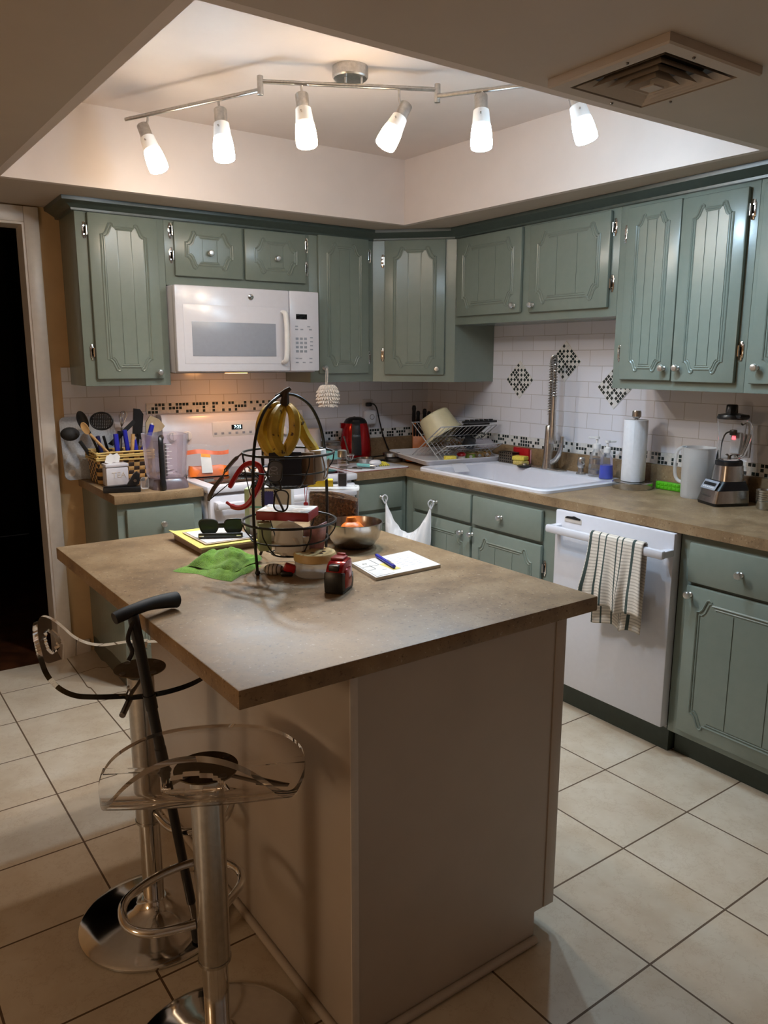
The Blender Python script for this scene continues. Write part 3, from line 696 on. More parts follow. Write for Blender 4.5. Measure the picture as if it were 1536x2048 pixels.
# ------------------------------------------------------------------ bar stools
def stool(label, loc, face, ring_rot, seat_z, ring_z, hw, rest):
    c = thing('bar_stool', label, 'stool', (loc[0], loc[1], 0), face, 'clear acrylic bar stools at the island')
    B_ = lambda g, n, m, p=None, **k: g.build(n, m, p or c, world=False, **k)
    B_(G().lathe([(0, .0), (.192, .0), (.195, .003), (.195, .008), (.188, .013), (.15, .021), (.10, .030), (.055, .042), (.036, .056), (.031, .070), (0, .070)], 48), 'base', m_chrome)
    B_(G().cyl((0, 0, .06), (0, 0, ring_z), .0275, seg=24), 'column', m_chrome)
    B_(G().cyl((0, 0, ring_z-.003), (0, 0, seat_z-.03), .0335, seg=24).lathe([(.033, 0), (.0352, 0), (.0352, .006), (.033, .006)], 24, T(0, 0, ring_z-.004)), 'sleeve', m_steel)
    P = smooth_path([(.02, -.03, 0), (.06, -.11, 0), (.12, -.135, 0), (.19, -.10, 0), (.215, 0, 0), (.19, .10, 0), (.12, .135, 0), (.06, .11, 0), (.02, .03, 0)], 5)
    B_(G().tube(P, .0095, 10, M=T(0, 0, ring_z+rest) @ RZ(ring_rot-face)), 'footrest', m_chrome)
    pl = B_(G().lathe([(0, 0), (.064, 0), (.064, .004), (0, .004)], 36, T(0, 0, seat_z-.012)), 'seat_plate', m_bronze)
    for a in range(4):
        x, y = .052*math.cos(PI/4+a*PI/2), .052*math.sin(PI/4+a*PI/2)
        B_(G().lathe([(0, 0), (.0085, 0), (.0075, .004), (0, .005)], 12, T(x, y, seat_z-.008)), 'bolt', m_dksteel, pl)
    B_(G().cyl((.01, -.02, seat_z-.025), (-.01, -.10, seat_z-.04), .004, seg=8).cyl((-.01, -.10, seat_z-.04), (-.02, -.165, seat_z-.055), .0075, seg=12, bev=.001), 'lever', m_dksteel)
    def f(u, v):
        a, b = 2*u-1, 2*v-1
        x = a*math.sqrt(1-b*b/2); y = b*math.sqrt(1-a*a/2)
        s_ = x*(.185 if x > 0 else .305); w_ = y*hw*(1.0 if x > -.2 else 1-.12*min(1, (-x-.2)/.8))
        if s_ > .14: e = s_-.14; X, Z = .14+e*.96, -e*e*2.0
        elif s_ > -.10: X, Z = s_, 0.0
        else:
            e = -.10-s_; R = .10; am = math.radians(66); t = min(e/R, am)
            X = -.10-R*math.sin(t); Z = R*(1-math.cos(t))
            if e > R*am: X -= (e-R*am)*math.cos(am); Z += (e-R*am)*math.sin(am)
        Z += .35*w_*w_*(1 if abs(w_) > .0 else 0)*(.6 if s_ < 0 else .2)
        return V((X, w_, seat_z + Z))
    hole = lambda u, v: ((u-.105)/.042)**2 + ((v-.5)/.17)**2 < 1
    o = B_(G().grid(f, 100, 80, None, .013, hole), 'seat', m_acrylic, ang=30)
    return c
stool('clear acrylic bar stool farther from the camera, scooped back to the dark doorway', (-2.528, -2.105), math.radians(-25), math.radians(-20), .726, .30, .180, .03)
stool('nearest clear acrylic bar stool, at the front corner of the island', (-2.550, -2.600), math.radians(63), math.radians(100), .690, .245, .198, .085)

# ------------------------------------------------------------------ walking cane
c = thing('walking_cane', 'black walking cane with T handle leaning on the island edge', 'cane', (-2.468, -2.270, .022))
t0, t1 = V((-2.468, -2.270, .022)), V((-2.594, -2.308, .932)); dc = t1-t0
G().cyl(t0+dc*.0, t0+dc*.07, .0165, .0135, 16, .002).build('rubber_tip', m_rubber, c)
G().cyl(t0+dc*.06, t0+dc*.14, .0085, seg=14).build('lower_section', m_dksteel, c)
G().cyl(t0+dc*.13, t0+dc*.56, .0115, seg=16).build('lower_shaft', m_black, c)
G().cyl(t0+dc*.545, t0+dc*.62, .0145, .0135, 16).cyl(t0+dc*.60, t0+dc*1.0, .0125, seg=16).cyl(t0+dc*.74, t0+dc*.78, .0145, seg=16).build('upper_shaft', m_black, c)
hp = smooth_path([(x-.002, y-.062, z) for x, y, z in ((-2.634, -2.252, .932), (-2.610, -2.247, .937), (-2.588, -2.242, .941), (-2.55, -2.228, .943), (-2.51, -2.214, .940), (-2.478, -2.203, .935))], 5)
rr_ = [.0135, .0145, .0135, .014, .017, .0195]; nH = len(hp)
G().tube(hp, [rr_[min(5, int(i/(nH-1)*5))]*(1-(i/(nH-1)*5) % 1) + rr_[min(5, int(i/(nH-1)*5)+1)]*((i/(nH-1)*5) % 1) for i in range(nH)], 14).build('handle', m_rubber, c)
G().tube(smooth_path([(-2.594, -2.315, .92), (-2.612, -2.323, .885), (-2.606, -2.329, .855), (-2.618, -2.337, .838)], 5), .005, 8).build('wrist_strap', m_black, c)

# ------------------------------------------------------------------ three-tier wire stand
EX, EY, EZ = V((.826, -.564, 0)), V((.564, .826, 0)), V((0, 0, 1))
def CF(x, y, z): return axes((x, y, z), EX, EY, EZ)
cx, cy = -2.078, -2.075
c = thing('wire_basket_stand', 'black two-tier wire basket stand with an arched handle on the island', 'basket stand', (cx, cy, .914))
def circ(r, z, ox=0, oy=0): return [(cx+ox+r*math.cos(2*PI*k/48), cy+oy+r*math.sin(2*PI*k/48), z) for k in range(48)]
for (zt, rt, dx, dy) in ((1.05, .130, -.006, -.008), (1.237, .126, .006, .012)):
    t = G().tube(circ(rt, zt, dx, dy), .0036, 8, closed=True).build('basket_tier', m_blackm, c)
    G().tube(circ(rt*.83, zt-.05, dx, dy), .0024, 6, closed=True).build('middle_ring', m_blackm, t)
    G().tube(circ(rt*.40, zt-.094, dx, dy), .0024, 6, closed=True).tube(circ(rt*.22, zt-.094, dx, dy), .0020, 6, closed=True).build('bottom_ring', m_blackm, t)
    for k in range(6):
        a = 2*PI*k/6+.5; w_ = [(cx+dx+r*math.cos(a), cy+dy+r*math.sin(a), z) for r, z in ((rt, zt), (rt*.97, zt-.025), (rt*.83, zt-.05), (rt*.62, zt-.08), (rt*.40, zt-.094), (.0, zt-.095))]
        G().tube(smooth_path(w_, 3), .0019, 6).build('rib', m_blackm, t)
a1, a2 = math.radians(197), math.radians(9)
def pt(a, r, z): return (cx+r*math.cos(a), cy+r*math.sin(a), z)
arch = [pt(a1, .126, .917), pt(a1, .134, 1.05), pt(a1, .131, 1.20), pt(a1, .118, 1.29), pt(a1, .085, 1.355), pt(a1, .04, 1.388), (cx, cy+.005, 1.397), pt(a2, .04, 1.388), pt(a2, .085, 1.355), pt(a2, .118, 1.29), pt(a2, .131, 1.20), pt(a2, .134, 1.05), pt(a2, .126, .917)]
G().tube(smooth_path(arch, 5), .0043, 8).build('arched_handle', m_blackm, c)
for a in (a1, a2): G().ball(pt(a, .126, .921), .0075, seg=10).build('foot', m_blackm, c)
a3 = math.radians(98)
G().tube(smooth_path([pt(a3, .126, 1.237), pt(a3, .134, 1.05), pt(a3, .136, .96), pt(a3, .155, .918)], 5), .0043, 8).build('leg', m_blackm, c)

def along(px, z, dep=2.16):   # point at lateral offset (m) from the stand axis, in the stand's own facing frame
    return V((cx, cy, 0)) + EX*px + EY*dep + EZ*z
# bananas
def banana_mat():
    k = N('ripe_banana_skin'); o = k.obj(); a = k.noise(o, 42, 3); b_ = k.noise(o, 26, 3)
    col = k.ramp(b_, [(.3, rgb(176, 142, 40)), (.7, rgb(208, 174, 58))])
    col = k.mix(k.ramp(a, [(.60, (0, 0, 0, 1)), (.66, (1, 1, 1, 1))]), col, rgb(66, 40, 18)); k.set(Base_Color=col, Roughness=.45); return k.m
m_ban = banana_mat(); m_stem = M('dark_banana_stem', rgb(52, 36, 22), .7)
c = thing('banana_bunch', 'bunch of spotted ripe bananas hung from the arched basket handle', 'bananas', along(-.012, 1.40, 0))
S_ = 2.16/1550
def bp(px, py, d): return V((cx, cy, 0)) + EX*((px-578)*S_) + EY*d + EZ*(1.405-(py-778)*S_*1.02)
for pts in ([(566, 802, 0), (541, 815, -.02), (529, 848, -.03), (537, 880, -.03), (556, 904, -.025)], [(569, 804, -.01), (557, 825, -.04), (553, 856, -.052), (562, 882, -.05), (576, 899, -.04)],
            [(575, 804, 0), (591, 820, -.02), (593, 856, -.03), (581, 884, -.035), (566, 903, -.03)], [(580, 803, .01), (596, 836, .03), (611, 870, .035), (634, 899, .03)], [(570, 802, .015), (556, 845, .035), (551, 880, .035), (530, 905, .02)]):
    P = smooth_path([bp(*q_) for q_ in pts], 6); n_ = len(P)
    R = [(.0055 if i < 1 else .009 if i < 2 else .0165*min(1, .62+i/(n_*.30)*.38) if i < n_*.7 else .0165*(1-.78*((i-n_*.7)/(n_*.3))**2)) for i in range(n_)]
    G().tube(P, R, 7).build('banana', m_ban, c, ang=25)
G().tube([bp(556, 787, -.01), bp(566, 784, -.012), bp(577, 778, -.014), bp(586, 772, -.014)], [.004, .006, .008, .005], 8).tube([bp(573, 804, -.01), bp(575, 790, -.012), bp(577, 778, -.014)], [.014, .011, .008], 8).build('stem', m_stem, c)

# what lies in and hangs on the baskets
def BX(name, label, cat, m, o, w, d, h, rz=0, tilt=0, bev=.0015, group=None, roll=0):
    """box standing on o = (lateral, depth, z) in the stand frame, width w, depth d, height h"""
    p_ = V((cx, cy, 0)) + EX*o[0] + EY*o[1] + EZ*o[2]
    g = G().box(-w/2, w/2, -d/2, d/2, 0, h, bev); ob = g.build(name, m, None)
    ob.matrix_world = T(p_) @ axes((0, 0, 0), EX, EY, EZ) @ RZ(rz) @ RX(tilt) @ RY(roll); return tag(ob, label, cat, group)
b = BX('book', 'navy blue book standing in the upper wire basket', 'book', m_navy, (-.005, -.035, 1.150), .088, .020, .092, .12, -.10, group='books and boxes in the upper basket')
g = G().text('20', .03, axes((0, 0, 0), (0, 0, 1), (-1, 0, 0), (0, -1, 0)) )
t_ = g.build('title', m_grey, None, flat=True); t_.parent = b; t_.location = (-.03, -.0106, .04)
BX('box', 'brown card box leaning in the upper wire basket, beside the navy book', 'box', m_kraft, (.052, -.008, 1.150), .040, .030, .088, -.12, -.05, group='books and boxes in the upper basket')
BX('box', 'pale grey printed box at the right side of the upper wire basket', 'box', m_paper, (.085, .02, 1.158), .034, .045, .085, -.25, 0, group='books and boxes in the upper basket', roll=-.08)
b = BX('box', 'flat dark red box lying across the lower wire basket', 'box', m_dkred, (-.006, .0, 1.0545), .150, .105, .024, -.18, 0, .002)
l_ = G().box(-.073, .073, -.051, .051, .0242, .0258, .0005).build('lid_paper', m_paper, None); l_.parent = b
b = BX('book', 'slim pale green book upright in the lower wire basket', 'book', m_greenp, (-.066, -.045, .972), .034, .035, .078, .3, 0)
b = BX('booklet', 'white folded booklet sticking up at the front of the lower basket', 'booklet', m_paper, (.0, -.075, .968), .002, .002, .002)
bpy.data.objects.remove(b)
p_ = CF(cx, cy, .0) @ T(.006, -.080, .975)
def bk(u, v): x = (u-.5)*.075; return V((x, .012*math.sin(u*PI)*-1 + .03*(v-.5)*.3, v*.072 + .016*math.sin(u*PI)*v - .008*abs(u-.5)*v))
b = G().grid(bk, 16, 6, p_, .004).build('booklet', m_paper, None); tag(b, 'white folded booklet sticking up at the front of the lower basket', 'booklet')
p_ = CF(cx, cy, 0) @ T(.066, -.055, .975)
def pk(u, v): x = (u-.5)*.062; return V((x+.012*v, .010*math.sin(u*7)*v+.012*math.sin(v*5), v*(.062+.018*u)))
b = G().grid(pk, 14, 10, p_, .004).build('pouch', m_pinkp, None); tag(b, 'crinkled pink and white pouch in the lower basket, right of the booklet', 'pouch')
p_ = CF(cx, cy, 0) @ T(.012, -.068, .966)
def wk(u, v): x = (u-.5)*.095; return V((x, -.022*math.sin(u*PI)+.004*math.sin(u*19+v*6), v*.05))
b = G().grid(wk, 18, 8, p_, .003).build('packet', m_trim, None); tag(b, 'crumpled off-white packet low in the lower basket', 'packet')
cb = []
for k in range(70): a = k*.62; cb.append(V((cx-.01+.028*math.cos(a)*(1+.2*math.sin(k)), cy-.045+.022*math.sin(a), .963+.010*math.sin(k*.9)+.004)))
b = G().tube(smooth_path(cb, 2), .0022, 5).build('cable', m_black, None); tag(b, 'coiled thin black cable at the bottom of the lower basket', 'cable')
# glasses hung on the front of the upper tier
def rim(w_, h_, n_=8): return [(x, 0, z) for x, z in rrect(w_/2, h_/2, min(w_, h_)*.42, 6)]
FR0 = CF(cx, cy, 0)
c = thing('eyeglasses', 'black-framed eyeglasses hanging on end from the front of the upper basket', 'glasses', FR0 @ V((-.016, -.142, 1.20)))
for dz, dx, w_, h_, nm in ((1.205, -.018, .036, .056, 'rim'), (1.128, -.004, .036, .056, 'rim')):
    r_ = G().tube(rim(w_, h_), .0022, 6, closed=True, M=FR0 @ T(dx, -.145, dz) @ RY(.12)).build(nm, m_black, c)
    G().prism(rrect(w_/2, h_/2, w_*.42, 6), -.0006, .0006, FR0 @ T(dx, -.145, dz) @ RY(.12) @ RX(PI/2)).build('lens', m_lens, r_)
G().tube([FR0 @ V((-.008, -.145, 1.178)), FR0 @ V((-.004, -.149, 1.167)), FR0 @ V((-.004, -.145, 1.156))], .0026, 6).build('bridge', m_black, c)
for x0, z0, x1, z1 in ((-.016, 1.234, .006, 1.236), (.002, 1.10, -.022, 1.155)):
    G().tube(smooth_path([FR0 @ V((x0, -.143, z0)), FR0 @ V(((x0+x1)/2, -.1405, (z0+z1)/2)), FR0 @ V((x1, -.139, z1))], 3), .0028, 6, flat=1.6).build('temple', m_black, c)
def lp(px, py, d): return V((cx, cy, 0)) + EX*((px-578)*S_) + EY*d + EZ*(1.405-(py-778)*S_*1.02)
c = thing('eyeglasses', 'folded glasses with grey temples hooked on the left rim of the upper basket', 'glasses', lp(480, 905, -.03))
G().tube(smooth_path([lp(490, 895, -.03), lp(475, 908, -.035), lp(460, 925, -.04), lp(455, 932, -.04)], 4), [.0025]*3+[.0055]*7+[.003]*3, 8).build('temple', m_dksteel, c)
G().tube(smooth_path([lp(456, 931, -.04), lp(449, 944, -.045), lp(436, 960, -.05), lp(427, 976, -.05), lp(424, 985, -.05)], 4), [.002]*3+[.0062]*11+[.004]*3, 8).build('temple', m_dksteel, c)
G().tube(smooth_path([lp(424, 985, -.05), lp(445, 968, -.045), lp(470, 948, -.04), lp(496, 930, -.03)], 4), .0015, 6).build('rim_wire', m_black, c)
G().tube(smooth_path([lp(490, 897, -.03), lp(494, 925, -.03), lp(500, 960, -.03), lp(507, 985, -.03)], 4), .0015, 6).build('lens_wire', m_black, c)
b = G().tube(smooth_path([lp(457, 989, -.04), lp(476, 999, -.045), lp(498, 994, -.05), lp(515, 972, -.05), lp(527, 945, -.04), lp(524, 922, -.03), lp(506, 914, -.03), lp(486, 926, -.03), lp(464, 961, -.04)], 6), [.004]*4+[.0075]*44+[.005], 8).build('neckband', m_red, None)
tag(b, 'curved red neckband hanging at the left of the upper basket', 'headphones')
b = G().tube(smooth_path([lp(646, 900, -.03), lp(652, 925, -.035), lp(649, 944, -.035), lp(656, 935, -.035), lp(659, 905, -.03)], 5), .0022, 6).build('wire_clip', m_chrome, None)
tag(b, 'bent silver wire clip hooked on the right rim of the upper basket', 'clip')
c = thing('key_charm', 'pink corded charm with a round bead dangling below the upper basket', 'charm', lp(607, 960, .05))
G().tube([lp(606, 950, .05), lp(605, 975, .05), lp(606, 1000, .05)], .001, 5).tube([lp(610, 950, .05), lp(610, 975, .05), lp(608, 1000, .05)], .001, 5).build('cord', m_red, c)
G().ball(lp(607, 1004, .05), .007, seg=12).build('bead', m_red, c)
# ------------------------------------------------------------------ loose things on the island top (z .914)
ZT = .9141
# pads and sunglasses
c = thing('notepad', 'stack of pads with a yellow sheet and printed papers on the island', 'notepads', (-2.14, -1.69, ZT))
G().box(-2.238, -2.052, -1.805, -1.565, ZT, .929, .001).build('lower_pad', M('mauve_pad', rgb(170, 150, 144), .7), c)
G().box(-2.240, -2.053, -1.815, -1.560, .9292, .936, .001).build('writing_pad', m_trim, c)
G().grid(lambda u, v: V((-2.25+u*.195, -1.822+v*.27, .9375+.006*max(0, .12-u)*8*v)), 10, 10, None, .0012).build('yellow_sheet', m_yellow, c)
G().box(-2.222, -2.055, -1.800, -1.60, .9395, .9412).build('paper', M('buff_paper', rgb(196, 176, 156), .7), c)
G().box(-2.214, -2.056, -1.790, -1.61, .9414, .9426).build('paper', m_paper, c)
sg = CF(-2.150, -1.745, .9428) @ RZ(.12)
c = thing('sunglasses', 'folded black sunglasses lying on the stack of pads', 'sunglasses', (-2.150, -1.745, .943))
G().box(-.068, .068, -.012, -.006, .001, .016, .002, sg).build('temple', m_black, c); G().box(-.066, .064, -.003, .003, .002, .015, .002, sg).build('temple', m_black, c)
for x in (-.058, .056): G().box(x-.007, x+.007, -.0128, -.0118, .006, .010, .0003, sg).build('emblem', m_knob, c)
for s_ in (-1, 1):
    sh = [(s_*x, z) for x, z in ((.010, .030), (.012, .044), (.022, .052), (.050, .054), (.064, .050), (.067, .038), (.060, .016), (.046, .006), (.028, .007), (.016, .016))]
    P = smooth_path([(x, .022-.05*abs(x)**1.5, z) for x, z in sh], 3, closed=True)
    r_ = G().tube(P, .0028, 6, closed=True, M=sg).build('rim', m_black, c)
    G().prism([(q_.x, q_.z) for q_ in P], -.0205, -.0195, sg @ RX(PI/2)).build('lens', m_shades, r_)
G().box(-.011, .011, .019, .023, .026, .042, .002, sg).build('bridge', m_black, c)

# green cloth
def cloth_mat():
    k = N('lime_microfibre'); o = k.obj(); a = k.noise(o, 300, 2)
    k.set(Base_Color=k.ramp(a, [(.3, rgb(84, 132, 22)), (.7, rgb(118, 168, 36))]), Roughness=.95, Sheen_Weight=.3); k.bump(a, .8, .002); return k.m
m_lime_c = cloth_mat()
from mathutils import noise as _nz
def sheet(c0, c1, c2, c3, base, amp, seed, edge=.004):
    c0, c1, c2, c3 = [V(q_) for q_ in (c0, c1, c2, c3)]
    def f(u, v):
        p_ = (c0*(1-u)+c1*u)*(1-v) + (c3*(1-u)+c2*u)*v
        w_ = _nz.noise(V((u*3.1+seed, v*3.3, seed))); w2 = _nz.noise(V((u*8+seed, v*8, 3)))
        e = min(1, min(u, 1-u, v, 1-v)*5)
        q_ = V((p_.x-(-2.23), p_.y-(-1.99), 0)); k_ = 1 + _nz.noise(V((u*3+seed, v*3, 9)))*.14
        return V((-2.23+q_.x*k_, -1.99+q_.y*k_, base + edge*min(1, e*3) + max(0, amp*(.7+.9*w_)+.005*w2)*e))
    return f
g = G().grid(sheet((-2.365, -1.945), (-2.285, -2.135), (-2.150, -2.03), (-2.19, -1.83), ZT, .010, 1.3), 40, 40)
g.grid(sheet((-2.335, -1.945), (-2.262, -2.085), (-2.125, -1.99), (-2.165, -1.82), ZT+.010, .026, 4.1), 40, 40)
for v in g.bm.verts: v.co.z = max(v.co.z, ZT+.0005)
b = g.build('cleaning_cloth', m_lime_c, None, ang=80); tag(b, 'folded bright lime green cloth at the foot of the wire stand', 'cloth')

# steel bowl with a mandarin
bx, by = -1.803, -1.975
c = thing('mixing_bowl', 'stainless steel mixing bowl holding a knobbly orange fruit', 'bowl', (bx, by, ZT))
G().lathe([(0, .9145), (.045, .9145), (.062, .922), (.078, .944), (.086, .970), (.0885, .992), (.0915, .993), (.0915, .9945), (.087, .994), (.0845, .972), (.0765, .946), (.061, .924), (.044, .917), (0, .917)], 48, T(bx, by, 0)).build('shell', m_steel, c)
def orange_mat():
    k = N('orange_peel'); o = k.obj(); a = k.noise(o, 220, 2); k.set(Base_Color=k.ramp(a, [(.3, rgb(226, 106, 20)), (.7, rgb(246, 138, 40))]), Roughness=.4); k.bump(a, .3, .001); return k.m
b = G().lathe([(0, .002), (.022, .0), (.037, .012), (.042, .030), (.038, .048), (.028, .060), (.018, .066), (.0165, .074), (.014, .080), (.006, .080), (0, .076)], 32, T(bx-.012, by-.01, .929) @ RX(-.1)).build('mandarin', orange_mat(), None)
tag(b, 'orange mandarin with a knobbed top sitting in the steel bowl', 'fruit')

# jar, stone, charm, tape measure
c = thing('jar', 'squat clear ribbed jar with a cream pierced lid, beside the tape measure', 'jar', (-2.064, -2.190, ZT))
jx, jy = -2.064, -2.190
g = G(); t = []
n_ = 72
L = []
for r, z in ((.050, ZT), (.054, ZT+.004), (.0545, ZT+.036), (.050, ZT+.040)):
    L.append([V((jx+(r*(1+.012*(k % 2)))*math.cos(2*PI*k/n_), jy+(r*(1+.012*(k % 2)))*math.sin(2*PI*k/n_), z)) for k in range(n_)])
g.loft(L).build('body', m_frost, c)
ld_ = G().lathe([(0, ZT+.040), (.052, ZT+.040), (.0575, ZT+.043), (.0575, ZT+.060), (.055, ZT+.064), (0, ZT+.064)], 40, T(jx, jy, 0)).build('lid', M('cream_lid', rgb(206, 176, 122), .45), c)
for x, y in ((.028, .012), (-.026, .016), (.004, -.028), (-.014, -.012), (.02, -.014), (.0, .034)):
    G().lathe([(0, 0), (.0055, 0), (.0055, .0006), (0, .0006)], 12, T(jx+x, jy+y, ZT+.064)).build('hole', m_black, ld_)
def stone_mat():
    k = N('painted_stone'); o = k.obj(); w_ = k.n('ShaderNodeTexWave'); w_.inputs['Scale'].default_value = 28; w_.inputs['Distortion'].default_value = 3; k.l(o, w_.inputs[0])
    k.set(Base_Color=k.ramp(w_.outputs['Fac'], [(.0, rgb(60, 50, 48)), (.10, rgb(66, 56, 54)), (.18, rgb(176, 166, 160)), (1, rgb(190, 180, 172))]), Roughness=.5); return k.m
b = G().ball((0, 0, 0), .027, (1.05, .8, .56), 24).build('pebble', stone_mat(), None); b.matrix_world = CF(-2.158, -2.128, ZT+.0145)
tag(b, 'smooth pale pebble painted with thin dark stripes, beside the green cloth', 'stone')
c = thing('lighter', 'small red and black gadget between the pebble and the jar', 'gadget', (-2.134, -2.162, ZT))
G().box(-.016, .016, -.011, .011, .012, .034, .005, CF(-2.134, -2.162, ZT) @ RY(.3)).build('cap', m_red, c)
G().box(-.017, .015, -.013, .011, .0005, .014, .004, CF(-2.134, -2.162, ZT)).build('body', m_black, c)
tm = CF(-2.086, -2.352, ZT) @ RZ(-.30)
c = thing('tape_measure', 'red and black tape measure standing on the island, in front of the jar', 'tape measure', (-2.086, -2.352, ZT))
pf = [(-.038, .0), (.030, .0), (.038, .010), (.040, .040), (.034, .062), (.018, .076), (-.012, .080), (-.034, .078), (-.039, .06)]
pf = [(q_.x, q_.y) for q_ in smooth_path([(x, y, 0) for x, y in pf], 3, closed=True)]
AX = axes((0, 0, 0), (0, -1, 0), (0, 0, 1), (-1, 0, 0))   # profile x toward the camera, extrude sideways
G().prism(pf, -.022, .022, tm @ AX, .004).build('case', m_redm, c)
G().prism([(x*1.03+.001, max(.0, y*1.0)) for x, y in pf if y < .058], -.0255, .0255, tm @ AX, .005).build('rubber_grip', m_black, c)
G().prism([(x*.62, .034+(y-.038)*.62) for x, y in pf], -.0263, .0263, tm @ AX, .002).build('side_plate', m_redm, c)
G().box(-.013, .013, -.040, -.020, .058, .074, .003, tm).build('lock_button', m_black, c)
G().box(-.020, .014, -.006, .030, .0785, .085, .002, tm).box(-.014, .008, .024, .034, .076, .090, .002, tm).build('tape_hook', m_dkred, c)

# notepad and pen
c = thing('notepad', 'small white writing pad with a blue pen lying on it', 'notepad', (-1.838, -2.245, ZT))
def quadbox(g, a, b_, c_, d_, z0, z1):
    return g.loft([[V((x, y, z)) for x, y in (a, b_, c_, d_)] for z in (z0, z1)])
qa, qb, qc, qd = (-1.936, -2.172), (-1.963, -2.338), (-1.736, -2.326), (-1.715, -2.146)
quadbox(G(), qa, qb, qc, qd, ZT, ZT+.009).build('pad', m_paper, c)
def uv(u, v): return tuple((qb[i]*(1-u)+qc[i]*u)*(1-v)+(qa[i]*(1-u)+qd[i]*u)*v for i in (0, 1))
sh = quadbox(G(), uv(.02, .97), uv(.03, .04), uv(.30, .06), uv(.28, .99), ZT+.0092, ZT+.0098).build('drawn_sheet', m_paper, c)
g = G()
def ln(u0, v0, u1, v1, w=.0011):
    a, b_ = V(uv(u0, v0)+(ZT+.0100,)), V(uv(u1, v1)+(ZT+.0100,)); g.tube([a, b_], w, 4, flat=.3, up=(0, 0, 1))
for q_ in ((.04, .62, .27, .58), (.27, .97, .28, .60), (.15, .64, .16, .42), (.04, .40, .15, .40), (.22, .30, .28, .30), (.10, .80, .15, .80), (.10, .75, .15, .75), (.10, .75, .10, .80), (.15, .75, .15, .80)): ln(*q_)
g.build('plan_lines', m_dksteel, sh)
quadbox(G(), uv(.30, .62), uv(.34, .18), uv(.46, .20), uv(.42, .64), ZT+.0092, ZT+.0096).build('yellow_note', m_yellow, c)
g = G()
for r in range(7):
    for s_ in range(3): ln(.52+s_*.13+.02*(r % 2), .86-r*.1, .60+s_*.13, .865-r*.1, .0005)
g.build('handwriting', M('blue_grey_ink', rgb(120, 128, 160), .7), c)
p0, p1 = V((-1.840, -2.150, ZT+.0155)), V((-1.872, -2.292, ZT+.0155)); dp_ = p1-p0
c = thing('pen', 'blue ballpoint pen lying across the small writing pad', 'pen', (p0+p1)/2)
G().cyl(p0+dp_*.08, p0+dp_*.62, .0052, seg=12).build('barrel', m_blue, c)
G().cyl(p0+dp_*.58, p1, .0060, .0052, 12, .001).build('cap', m_blue, c)
G().cyl(p0, p0+dp_*.09, .002, .0052, 12).build('tip', m_black, c)
G().box(-.0015, .0015, -.001, .001, 0, .04, .0004, align(p0+dp_*.66+V((.0, 0, .0068)), p1+V((0, 0, .0068)))).build('clip', m_knob, c)

# behind the stand
FW = lambda x, y, rz=0: CF(x, y, ZT) @ RZ(rz)
c = thing('carton', 'white carton with a blue scalloped stamp, behind the wire stand', 'carton', (-1.975, -1.752, ZT))
m_ = FW(-1.975, -1.752, -.05)
G().box(-.068, .068, -.028, .028, .0, .172, .002, m_).build('box', m_paper, c)
G().prism([((.019+.0016*(k % 2))*max(-1, min(1, 1.35*math.cos(2*PI*k/48))), (.022+.0016*(k % 2))*max(-1, min(1, 1.35*math.sin(2*PI*k/48)))) for k in range(48)], 0, .0005, m_ @ T(-.008, -.0281, .142) @ RX(PI/2)).build('blue_stamp', M('navy_print', rgb(60, 60, 150), .5), c)
G().box(-.068, .068, -.0285, -.0279, .110, .116, 0, m_).build('teal_band', m_teal, c)
c = thing('wrapper', 'crumpled black and white striped wrapper on top of the white carton', 'wrapper', (-1.99, -1.76, 1.09))
def wr(u, v): a = u*2*PI; r = .012+.032*v; return V((r*math.cos(a)*1.3+.004*math.sin(a*5), r*.55*math.sin(a), .004+.030*(1-v)+.010*math.sin(a*7)*v))
G().grid(wr, 40, 6, FW(-1.99, -1.762) @ T(0, 0, .1755), .001).build('foil', M('black_foil', rgb(40, 38, 40), .3), c)
for k in range(7):
    a = k*.9; G().tube([V((.01*math.cos(a), .006*math.sin(a), .034)), V((.034*math.cos(a), .016*math.sin(a), .018+.005*(k % 2)))], .0025, 5, flat=.4, M=FW(-1.99, -1.762) @ T(0, -.002, .178)).build('stripe', m_paper, c)
b = G().box(-.024, .024, -.03, .03, 0, .165, .002, FW(-2.006, -1.682, -.05)).build('carton', m_greenp, None); tag(b, 'tall pale green carton half hidden behind the white stamped carton', 'carton')
kx, ky = -1.787, -1.826
mk = FW(kx, ky)
c = thing('food_container', 'clear lidded plastic tub of brown dry flakes behind the steel bowl', 'container', (kx, ky, ZT))
def rl(hx, hy, r, z): return [V((x, y, z)) for x, y in rrect(hx, hy, r, 6)]
G().loft([rl(.070, .038, .02, .0005), rl(.078, .043, .02, .006), rl(.083, .046, .02, .15), rl(.080, .043, .02, .160)], M=mk).build('tub', m_clear, c)
G().loft([rl(.083, .046, .022, .1605), rl(.084, .047, .022, .163), rl(.082, .045, .022, .168), rl(.06, .03, .02, .1695)], M=mk).build('lid', m_lidc, c)
def flakes():
    k = N('brown_flakes'); o = k.obj(); v_ = k.n('ShaderNodeTexVoronoi'); v_.inputs['Scale'].default_value = 150; k.l(o, v_.inputs['Vector'])
    k.set(Base_Color=k.ramp(k.noise(v_.outputs['Color'], 3, 1), [(.3, rgb(70, 44, 26)), (.55, rgb(128, 88, 54)), (.75, rgb(178, 140, 96))]), Roughness=.8); k.bump(v_.outputs['Distance'], 1.0, .006); return k.m
fl = G().loft([rl(.068, .036, .02, .004), rl(.075, .040, .02, .01), rl(.079, .042, .02, .10), [V((x, y, .150-.34*max(0, x))) for x, y in rrect(.0785, .0415, .02, 6)], [V((x, y, .152-.34*max(0, x))) for x, y in rrect(.05, .025, .02, 6)]], M=mk).build('dry_flakes', flakes(), None)
